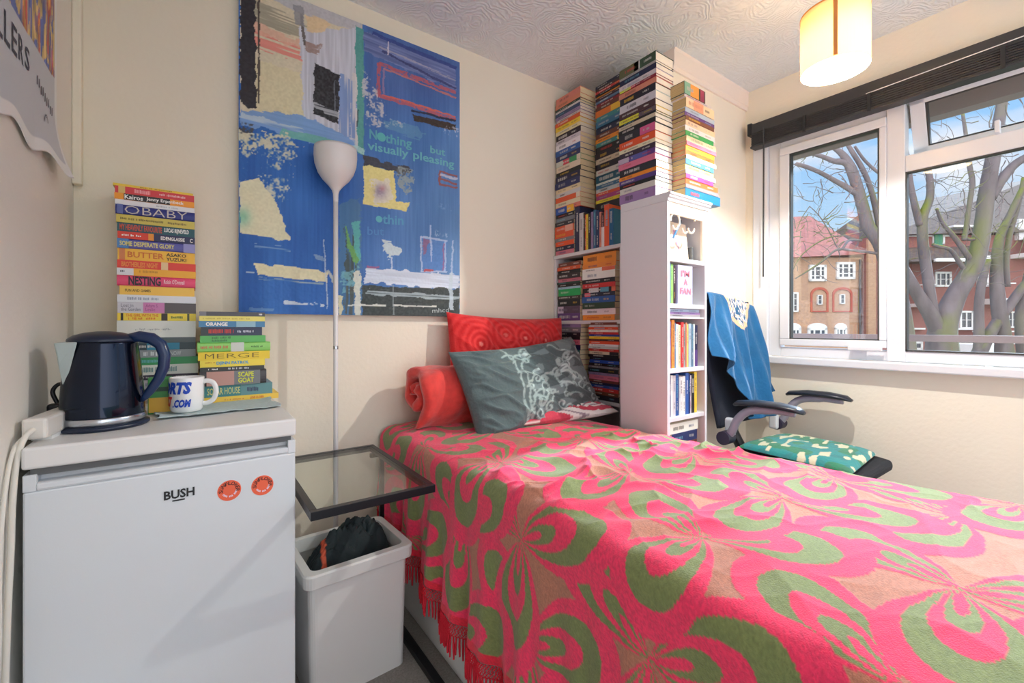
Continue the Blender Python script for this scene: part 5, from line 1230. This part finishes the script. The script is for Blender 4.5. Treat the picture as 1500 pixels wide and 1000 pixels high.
def house_window(th, u0, t, ua, va, ub, vb, nx=2, ny=2, arch=False):
    a, b, z0, z1 = fx(ua, u0, t), fx(ub, u0, t), fz(vb, t), fz(va, t)
    mb = MB(); w = (b - a); bw = min(.14, w * .16)
    for (p, q) in (((a, z0), (a + bw, z1)), ((b - bw, z0), (b, z1)), ((a, z0), (b, z0 + bw)), ((a, z1 - bw), (b, z1))): mb.box((p[0], -.12, p[1]), (q[0], 0, q[1]))
    for k in range(1, nx): x = a + w * k / nx; mb.box((x - bw * .3, -.11, z0), (x + bw * .3, 0, z1))
    for k in range(1, ny): z = z0 + (z1 - z0) * k / ny; mb.box((a, -.10, z - bw * .16), (b, 0, z + bw * .16))
    if arch:
        n = 14; mb.prism([((a + b) / 2 + w / 2 * math.cos(PI * k / n), z1 + (z1 - z0) * .35 * math.sin(PI * k / n)) for k in range(n + 1)], 'y', -.11, 0)
    f = mb.build('window', M_PAINTW, th)
    MB().box((a + bw, -.06, z0 + bw), (b - bw, 0, z1 - bw)).build('pane', M_DGLASS, f)
U0, T1 = 1150, 26.0
hb_ = bldg('brick_house', 'yellow brick building with red tiled roof seen through the left window pane', U0, 0, T1)
X = lambda u: fx(u, U0, T1); Zz_ = lambda v: fz(v, T1)
MB().box((X(1040), 0, -3.2), (X(1262), 7, Zz_(377))).build('wall', M_BRICKY, hb_)
MB().box((X(1262), -.35, -3.2), (X(1300), 7, Zz_(352))).build('side_wall', M_BRICKR, hb_); MB().box((X(1262), -.5, -3.2), (X(1273), -.35, Zz_(352))).build('pilaster', M_BRICKY, hb_)
rf = MB(); rf.add([(X(1030), -.4, Zz_(384)), (X(1268), -.4, Zz_(373)), (X(1262), 4.5, Zz_(318) + 1.2), (X(1030), 4.5, Zz_(332) + 1.2), (X(1030), 4.7, Zz_(384)), (X(1268), 4.7, Zz_(373))], [(0, 1, 2, 3), (0, 3, 4), (1, 5, 2), (3, 2, 5, 4), (0, 4, 5, 1)])
rf.build('roof', M_TILE, hb_)
MB().box((X(1219), 3.0, Zz_(345)), (X(1240), 4.6, Zz_(318))).build('chimney', M_BRICKR, hb_)
house_window(hb_, U0, T1, 1184, 388, 1209, 412, 3, 3); house_window(hb_, U0, T1, 1224, 384, 1251, 409, 3, 3); house_window(hb_, U0, T1, 1154, 428, 1168, 457, 2, 3)
house_window(hb_, U0, T1, 1196, 432, 1203, 446, 1, 2); house_window(hb_, U0, T1, 1229, 431, 1236, 445, 1, 2)
for a in ((1182, 480, 1210, 500), (1222, 480, 1239, 500), (1150, 480, 1172, 500)): house_window(hb_, U0, T1, *a, 3, 1, True)
for a, b in ((1187, 1213), (1219, 1248)):
    n = 14; w = X(b) - X(a); cx = (X(a) + X(b)) / 2; o_ = [(cx + w / 2 * math.cos(PI * k / n), Zz_(431) + .42 * math.sin(PI * k / n)) for k in range(n + 1)]; i_ = [(cx + (w / 2 - .12) * math.cos(PI * k / n), Zz_(431) + .28 * math.sin(PI * k / n)) for k in range(n + 1)]
    am = MB()
    for k in range(n): am.prism([o_[k], o_[k + 1], i_[k + 1], i_[k]], 'y', -.06, 0)
    am.box((X(a), -.05, Zz_(456)), (X(a) + .1, 0, Zz_(431))); am.box((X(b) - .1, -.05, Zz_(456)), (X(b), 0, Zz_(431))); am.box((X(a), -.06, Zz_(457)), (X(b), 0, Zz_(455)))
    am.build('blind_arch', mat('orange_brick', (186, 92, 74), .9), hb_)
MB().tube([(X(1258), -.1, Zz_(380)), (X(1258), -.1, -3.2)], .06, 8).build('drainpipe', mat('drainpipe_grey', (90, 88, 92), .6), hb_)

T2 = 32.0; U2 = 1400
fb_ = bldg('brick_flats', 'red brick flats with white balcony bands seen behind the trees', U2, 0, T2)
X2 = lambda u: fx(u, U2, T2); Z2 = lambda v: fz(v, T2)
MB().box((X2(1285), 0, -3.2), (X2(1640), 9, Z2(344))).build('wall', M_BRICKR, fb_)
MB().add([(X2(1290), -.5, Z2(346)), (X2(1640), -.5, Z2(338)), (X2(1640), 5, Z2(238) + .6), (X2(1345), 5, Z2(296) + .6), (X2(1290), 9, Z2(346)), (X2(1640), 9, Z2(338))], [(0, 1, 2, 3), (0, 3, 4), (3, 2, 5, 4), (1, 5, 2), (0, 4, 5, 1)]).build('roof', M_SLATE, fb_)
MB().add([(X2(1300), -2.0, Z2(389)), (X2(1425), -2.0, Z2(381)), (X2(1425), 0, Z2(361)), (X2(1300), 0, Z2(363)), (X2(1300), 0, Z2(389)), (X2(1425), 0, Z2(381))], [(0, 1, 2, 3), (0, 3, 4), (1, 5, 2), (0, 4, 5, 1)]).build('porch_roof', M_SLATE, fb_)
gm = MB(); gm.box((X2(1330), -2.1, Z2(389)), (X2(1380), -1.95, Z2(384.5))); gm.box((X2(1380), -2.1, Z2(386)), (X2(1425), -1.95, Z2(381))); gm.build('gutter', M_PAINTW, fb_)
panel(fb_, 'string_course', U2, T2, 1300, 344, 1400, 346.5, M_PAINTW); panel(fb_, 'string_course', U2, T2, 1385, 332, 1440, 335, M_PAINTW, -.6, -.1)
house_window(fb_, U2, T2, 1365, 344, 1382, 358, 2, 1); panel(fb_, 'green_panel', U2, T2, 1366, 344, 1377, 360, mat('green_panel_paint', (70, 140, 110), .6), -.2, -.1)
house_window(fb_, U2, T2, 1368, 398, 1392, 420, 3, 2); house_window(fb_, U2, T2, 1404, 455, 1424, 482, 2, 2); house_window(fb_, U2, T2, 1474, 456, 1488, 480, 2, 2); house_window(fb_, U2, T2, 1330, 500, 1350, 512, 2, 1)
house_window(fb_, U2, T2, 1430, 395, 1446, 420, 2, 2)
for (a, b, v0, v1, v2) in ((1480, 1560, 353, 373, 379), (1436, 1462, 418, 438, 446), (1486, 1560, 420, 436, 443), (1330, 1348, 420, 445, 450), (1405, 1460, 486, 500, 503)):
    panel(fb_, 'balcony_panel', U2, T2, a, v0, b, v1, M_BRICKR, -1.1, -.9); panel(fb_, 'balcony_band', U2, T2, a, v1, b, v2, M_PAINTW, -1.2, 0); panel(fb_, 'balcony_rail', U2, T2, a, v0 - 2, b, v0, M_PAINTW, -1.15, -.9)
panel(fb_, 'white_wall_panel', U2, T2, 1486, 322, 1560, 352, M_PAINTW, -.3, 0); house_window(fb_, U2, T2, 1492, 326, 1512, 350, 2, 2)
panel(fb_, 'sill_band', U2, T2, 1385, 480, 1430, 483, M_PAINTW, -.3, 0); panel(fb_, 'sill_band', U2, T2, 1332, 480, 1350, 482.5, M_PAINTW, -.3, 0)

M_BARK = mat('grey_plane_bark', (128, 118, 122), .95, bump=.6, bscale=14, var=.35, vscale=5, stretch=(1, 1, .25))
_nt = M_BARK.node_tree; _N = _nt.nodes; _L = _nt.links; _b = _N['Principled BSDF']; _src = _b.inputs['Base Color'].links[0].from_socket
_no = _N.new('ShaderNodeTexNoise'); _no.inputs['Scale'].default_value = .55; _no.inputs['Detail'].default_value = 6; _tc = _N.new('ShaderNodeTexCoord'); _L.new(_tc.outputs['Object'], _no.inputs['Vector'])
_r = _N.new('ShaderNodeMapRange'); _r.inputs['From Min'].default_value = .48; _r.inputs['From Max'].default_value = .57; _L.new(_no.outputs['Fac'], _r.inputs['Value'])
_g = _N.new('ShaderNodeNewGeometry'); _s = _N.new('ShaderNodeSeparateXYZ'); _L.new(_g.outputs['Normal'], _s.inputs[0]); _r2 = _N.new('ShaderNodeMapRange'); _r2.inputs['From Min'].default_value = -.1; _r2.inputs['From Max'].default_value = .35; _L.new(_s.outputs['Z'], _r2.inputs['Value'])
_m = _N.new('ShaderNodeMath'); _m.operation = 'MULTIPLY'; _L.new(_r.outputs[0], _m.inputs[0]); _L.new(_r2.outputs[0], _m.inputs[1])
_x = _N.new('ShaderNodeMixRGB'); _x.inputs[2].default_value = lin((124, 134, 58)); _L.new(_m.outputs[0], _x.inputs[0]); _L.new(_src, _x.inputs[1]); _L.new(_x.outputs[0], _b.inputs['Base Color'])
M_MOSS = mat('green_moss', (128, 138, 56), .95, bump=.8, bscale=30, var=.4, vscale=10)
KR = .68
def limb(mb, pts, t, jt=0):
    P = [at(p[0], p[1], t + (p[3] if len(p) > 3 else 0)) for p in pts]; Rr = [p[2] * t / FPX * KR for p in pts]
    cp = curve_pts(P, 5); rr_ = []
    for i in range(len(Rr) - 1): rr_ += [Rr[i] + (Rr[i + 1] - Rr[i]) * k / 5 for k in range(5)]
    rr_.append(Rr[-1]); mb.tube(cp, rr_, 9)
    return cp
def twigs(mb, t, box, n, seed, L_=38):
    r = random.Random(seed)
    for k in range(n):
        u, v = r.uniform(box[0], box[2]), r.uniform(box[1], box[3]); a = r.uniform(-PI, PI); tt = t + r.uniform(-.8, 1.2); pts = [(u, v)]
        for s in range(6): a += r.uniform(-.5, .5); u += math.cos(a) * L_ / 6; v += math.sin(a) * L_ / 6 * .8; pts.append((u, v))
        rad = r.uniform(.35, .8) * t / FPX
        mb.tube([at(p[0], p[1], tt) for p in pts], [rad * (1 - .12 * i) for i in range(len(pts))], 4)
def tree(lab, t, limbs, moss, tw):
    th = thing('bare_tree', lab, 'tree', at(limbs[0][0][0], 0, t)[:2] + (-3.2,))
    mb = MB()
    for l in limbs: limb(mb, l, t)
    loc(mb, th).build('trunk', M_BARK, th, smooth=True)
    if False:
        mb = MB()
        for l in moss: limb(mb, l, t)
        loc(mb, th).build('moss', M_MOSS, th, smooth=True)
    mb = MB()
    for (box, n, sd, L_) in tw: twigs(mb, t, box, n, sd, L_)
    o = loc(mb, th).build('twigs', MATS['grey_plane_bark'], th, fixn=False); o['kind'] = 'stuff'
def down(u, r): return [(u, 720, r * 1.3), (u, 600, r * 1.15)]
tree('nearest bare tree with mossy limbs filling the left window pane', 8.0, [
    down(1330, 20) + [(1322, 480, 19), (1305, 400, 18), (1290, 358, 14), (1272, 332, 12), (1263, 300, 11), (1255, 272, 10.5), (1246, 246, 10), (1234, 226, 6.5), (1218, 214, 4)],
    [(1252, 262, 6), (1240, 240, 6.5), (1222, 236, 5.5), (1204, 229, 4.5), (1190, 226, 3)],
    [(1256, 285, 6), (1243, 276, 6), (1222, 264, 5), (1200, 252, 4.5), (1180, 244, 4.5), (1166, 240, 4)],
    [(1292, 350, 7), (1284, 310, 6), (1274, 272, 5), (1262, 245, 5), (1248, 222, 4.5), (1238, 205, 4)],
    [(1300, 262, 3), (1283, 250, 3), (1266, 234, 3), (1252, 214, 2.5)],
    [(1290, 372, 3), (1270, 369, 3), (1244, 366, 2.8), (1225, 366, 2.4), (1200, 386, 2), (1165, 408, 1.2)],
    [(1262, 352, 2.4), (1244, 352, 2.4), (1234, 364, 2.4), (1226, 366, 2)],
    [(1262, 340, 1.8), (1240, 344, 1.6), (1208, 350, 1.4), (1176, 372, 1.1), (1160, 398, .8)],
    [(1226, 362, 1.2), (1214, 338, 1.2), (1200, 316, 1), (1186, 302, .8)], [(1205, 322, 1), (1216, 312, 1), (1228, 300, .8)], [(1186, 302, 1), (1174, 320, .8), (1166, 340, .6)],
    [(1258, 300, 2), (1275, 285, 1.8), (1290, 282, 1.6)]],
    [[(1234, 224, 5), (1244, 243, 6), (1252, 260, 5)], [(1198, 226, 3), (1212, 230, 4), (1230, 236, 4)], [(1170, 238, 3), (1190, 246, 3.5), (1215, 260, 3.5), (1235, 270, 3)], [(1270, 322, 5), (1280, 340, 6), (1290, 352, 6)]],
    [((1155, 215, 1290, 360), 80, 1, 40), ((1158, 320, 1230, 400), 26, 2, 44)])
KR = .62
tree('big bare tree with a mossy fork behind the right window pane', 9.0, [
    down(1385, 34) + [(1380, 520, 32), (1382, 478, 26), (1400, 432, 20), (1428, 384, 17), (1440, 330, 16), (1446, 280, 15), (1453, 240, 14), (1460, 200, 12), (1468, 150, 10), (1478, 90, 8)],
    [(1450, 290, 12), (1468, 262, 10), (1490, 238, 9), (1520, 222, 8), (1560, 200, 6)],
    [(1378, 490, 20), (1364, 462, 16), (1345, 432, 13), (1325, 398, 12), (1305, 360, 11), (1290, 310, 9)],
    [(1372, 480, 12), (1364, 440, 10.5), (1358, 400, 10.5), (1352, 356, 10.5), (1352, 318, 10), (1362, 290, 8), (1362, 262, 6.5), (1356, 236, 6.5), (1350, 200, 6), (1345, 165, 5)],
    [(1348, 330, 8), (1340, 300, 7), (1334, 270, 6), (1330, 236, 5), (1322, 190, 4)],
    [(1425, 385, 7), (1412, 366, 6), (1396, 345, 5), (1380, 325, 4), (1372, 305, 3)],
    [(1418, 400, 6), (1406, 385, 5), (1392, 366, 4), (1372, 360, 4), (1366, 358, 3)],
    [(1412, 352, 5), (1416, 330, 5), (1420, 300, 5), (1424, 268, 5), (1420, 240, 5), (1416, 205, 4), (1410, 165, 3)], [(1427, 350, 4), (1418, 350, 4), (1410, 344, 3)],
    ],
    [[(1350, 500, 14), (1362, 470, 14), (1378, 450, 12), (1392, 430, 11), (1402, 408, 8)], [(1360, 440, 3), (1348, 418, 4), (1336, 398, 4), (1324, 380, 3)], [(1344, 340, 8), (1352, 334, 9), (1358, 345, 8)]],
    [((1325, 250, 1500, 420), 70, 3, 50), ((1330, 130, 1500, 260), 60, 4, 60)])
KR = .56
tree('slimmer many-stemmed bare tree standing furthest right behind the right window pane', 12.0, [
    down(1478, 26) + [(1470, 500, 17), (1462, 440, 15), (1460, 390, 12), (1464, 350, 10), (1478, 318, 8), (1494, 285, 7), (1510, 250, 6), (1530, 200, 5)],
    [(1425, 540, 18), (1440, 505, 15), (1462, 470, 12), (1484, 440, 11), (1504, 414, 10), (1540, 380, 8)],
    [(1432, 560, 14), (1434, 500, 11), (1434, 450, 10), (1438, 415, 9), (1448, 380, 6)],
    [(1476, 420, 6), (1474, 380, 6), (1480, 340, 6), (1492, 300, 5), (1500, 260, 5)],
    [(1500, 520, 14), (1496, 460, 12), (1508, 400, 10), (1520, 330, 8)]],
    [[(1470, 430, 5), (1471, 400, 6), (1472, 370, 6), (1474, 352, 5)], [(1412, 455, 5), (1424, 462, 6), (1436, 466, 5)]],
    [((1400, 230, 1510, 420), 50, 5, 45)])
# balcony rail and the soffit over the window
br_ = thing('balcony_rail', 'mauve brown metal rail running outside across the window', 'railing', (3.1, 0, -.0))
MB().box((-.02, -2.6, 1.008), (.02, 2.3, 1.043)).build('top_rail', mat('mauve_metal', (132, 112, 114), .5), br_, bevel=.003)
for y in (-2.5, 2.2): MB().box((-.02, y, .0), (.02, y + .04, 1.008)).build('post', MATS['mauve_metal'], br_)
struct('balcony_floor', MB().box((W2, -2.7, -.15), (3.2, 2.4, 0)), mat('concrete', (150, 146, 142), .9))
struct('roof_soffit', MB().box((W2, -2.7, 2.078), (2.92, 2.4, 2.6)), mat('grey_brown_soffit', (128, 112, 108), .8))
struct('ground_outside', MB().box((3.3, -60, -3.3), (90, 90, -3.2)), mat('grass_and_tarmac', (110, 120, 84), .95, var=.4, vscale=.4))
cr_ = thing('car', 'small white parked car glimpsed low through the right window pane', 'car', at(1428, 0, 24)[:2] + (-3.2,), rot=(0, 0, YAW - PI / 2))
z_ = lambda v: fz(v, 24) + 3.2
bh = z_(503)
MB().prism([(-1.9, .35), (-1.95, .8), (-1.2, .95), (-.6, bh), (.9, bh), (1.5, .95), (1.95, .85), (1.95, .35)], 'y', -.8, .8).build('body', M_PAINTW, cr_, bevel=.06)
for x in (-1.2, 1.2): MB().tube([(x, -.85, .33), (x, -.6, .33)], .33, 18).build('wheel', M_BLACKP, cr_)

# ------------------------------------------------------------------ light
w = bpy.data.worlds.new('sky'); SC.world = w; w.use_nodes = True; nt = w.node_tree; N = nt.nodes; L = nt.links
bg = N['Background']; tc = N.new('ShaderNodeTexCoord'); sep = N.new('ShaderNodeSeparateXYZ'); L.new(tc.outputs['Generated'], sep.inputs[0])
rp = N.new('ShaderNodeValToRGB'); L.new(sep.outputs['Z'], rp.inputs[0])
e = rp.color_ramp.elements; e[0].position = 0; e[0].color = (.78, .88, .98, 1); e[1].position = 1; e[1].color = (.14, .36, .86, 1)
x_ = e.new(.10); x_.color = (.62, .82, 1, 1); x_ = e.new(.35); x_.color = (.26, .58, 1, 1)
nz_ = N.new('ShaderNodeTexNoise'); nz_.inputs['Scale'].default_value = 4; nz_.inputs['Detail'].default_value = 6; mp = N.new('ShaderNodeMapping'); mp.inputs['Scale'].default_value = (1, 1, 3)
L.new(tc.outputs['Generated'], mp.inputs[0]); L.new(mp.outputs[0], nz_.inputs['Vector'])
mr = N.new('ShaderNodeMapRange'); mr.inputs['From Min'].default_value = .52; mr.inputs['From Max'].default_value = .72; L.new(nz_.outputs['Fac'], mr.inputs['Value'])
mx = N.new('ShaderNodeMixRGB'); mx.inputs[2].default_value = (.95, .96, 1, 1); dt = N.new('ShaderNodeVectorMath'); dt.operation = 'DOT_PRODUCT'; dt.inputs[1].default_value = (-.75, -.65, 0); L.new(tc.outputs['Generated'], dt.inputs[0])
cl = N.new('ShaderNodeMapRange'); cl.inputs['From Min'].default_value = -.1; cl.inputs['From Max'].default_value = .35; L.new(dt.outputs['Value'], cl.inputs['Value'])
lit = N.new('ShaderNodeVectorMath'); lit.operation = 'SCALE'; L.new(mx.outputs[0], lit.inputs[0]); L.new(lit.outputs[0], bg.inputs[0])
bst = N.new('ShaderNodeMapRange'); bst.inputs['From Min'].default_value = -.1; bst.inputs['From Max'].default_value = .5; bst.inputs['To Min'].default_value = 1.0; bst.inputs['To Max'].default_value = 2.15
L.new(dt.outputs['Value'], bst.inputs['Value']); L.new(bst.outputs[0], lit.inputs['Scale'])
mxx = N.new('ShaderNodeMath'); mxx.operation = 'MAXIMUM'; L.new(mr.outputs[0], mxx.inputs[0]); L.new(cl.outputs[0], mxx.inputs[1]); L.new(mxx.outputs[0], mx.inputs[0]); L.new(rp.outputs[0], mx.inputs[1]); L.new(tc.outputs['Generated'], mp.inputs[0])
bg.inputs[1].default_value = .62
def sun(name, d, e_, ang_, col):
    l = bpy.data.lights.new(name, 'SUN'); l.energy = e_; l.angle = math.radians(ang_); l.color = col
    o = bpy.data.objects.new(name, l); COL.objects.link(o); o.rotation_euler = Vector(d).to_track_quat('-Z', 'Y').to_euler(); return o
sun('sun', (-1, .10, -.61), 6.0, 8, (.70, .86, 1))
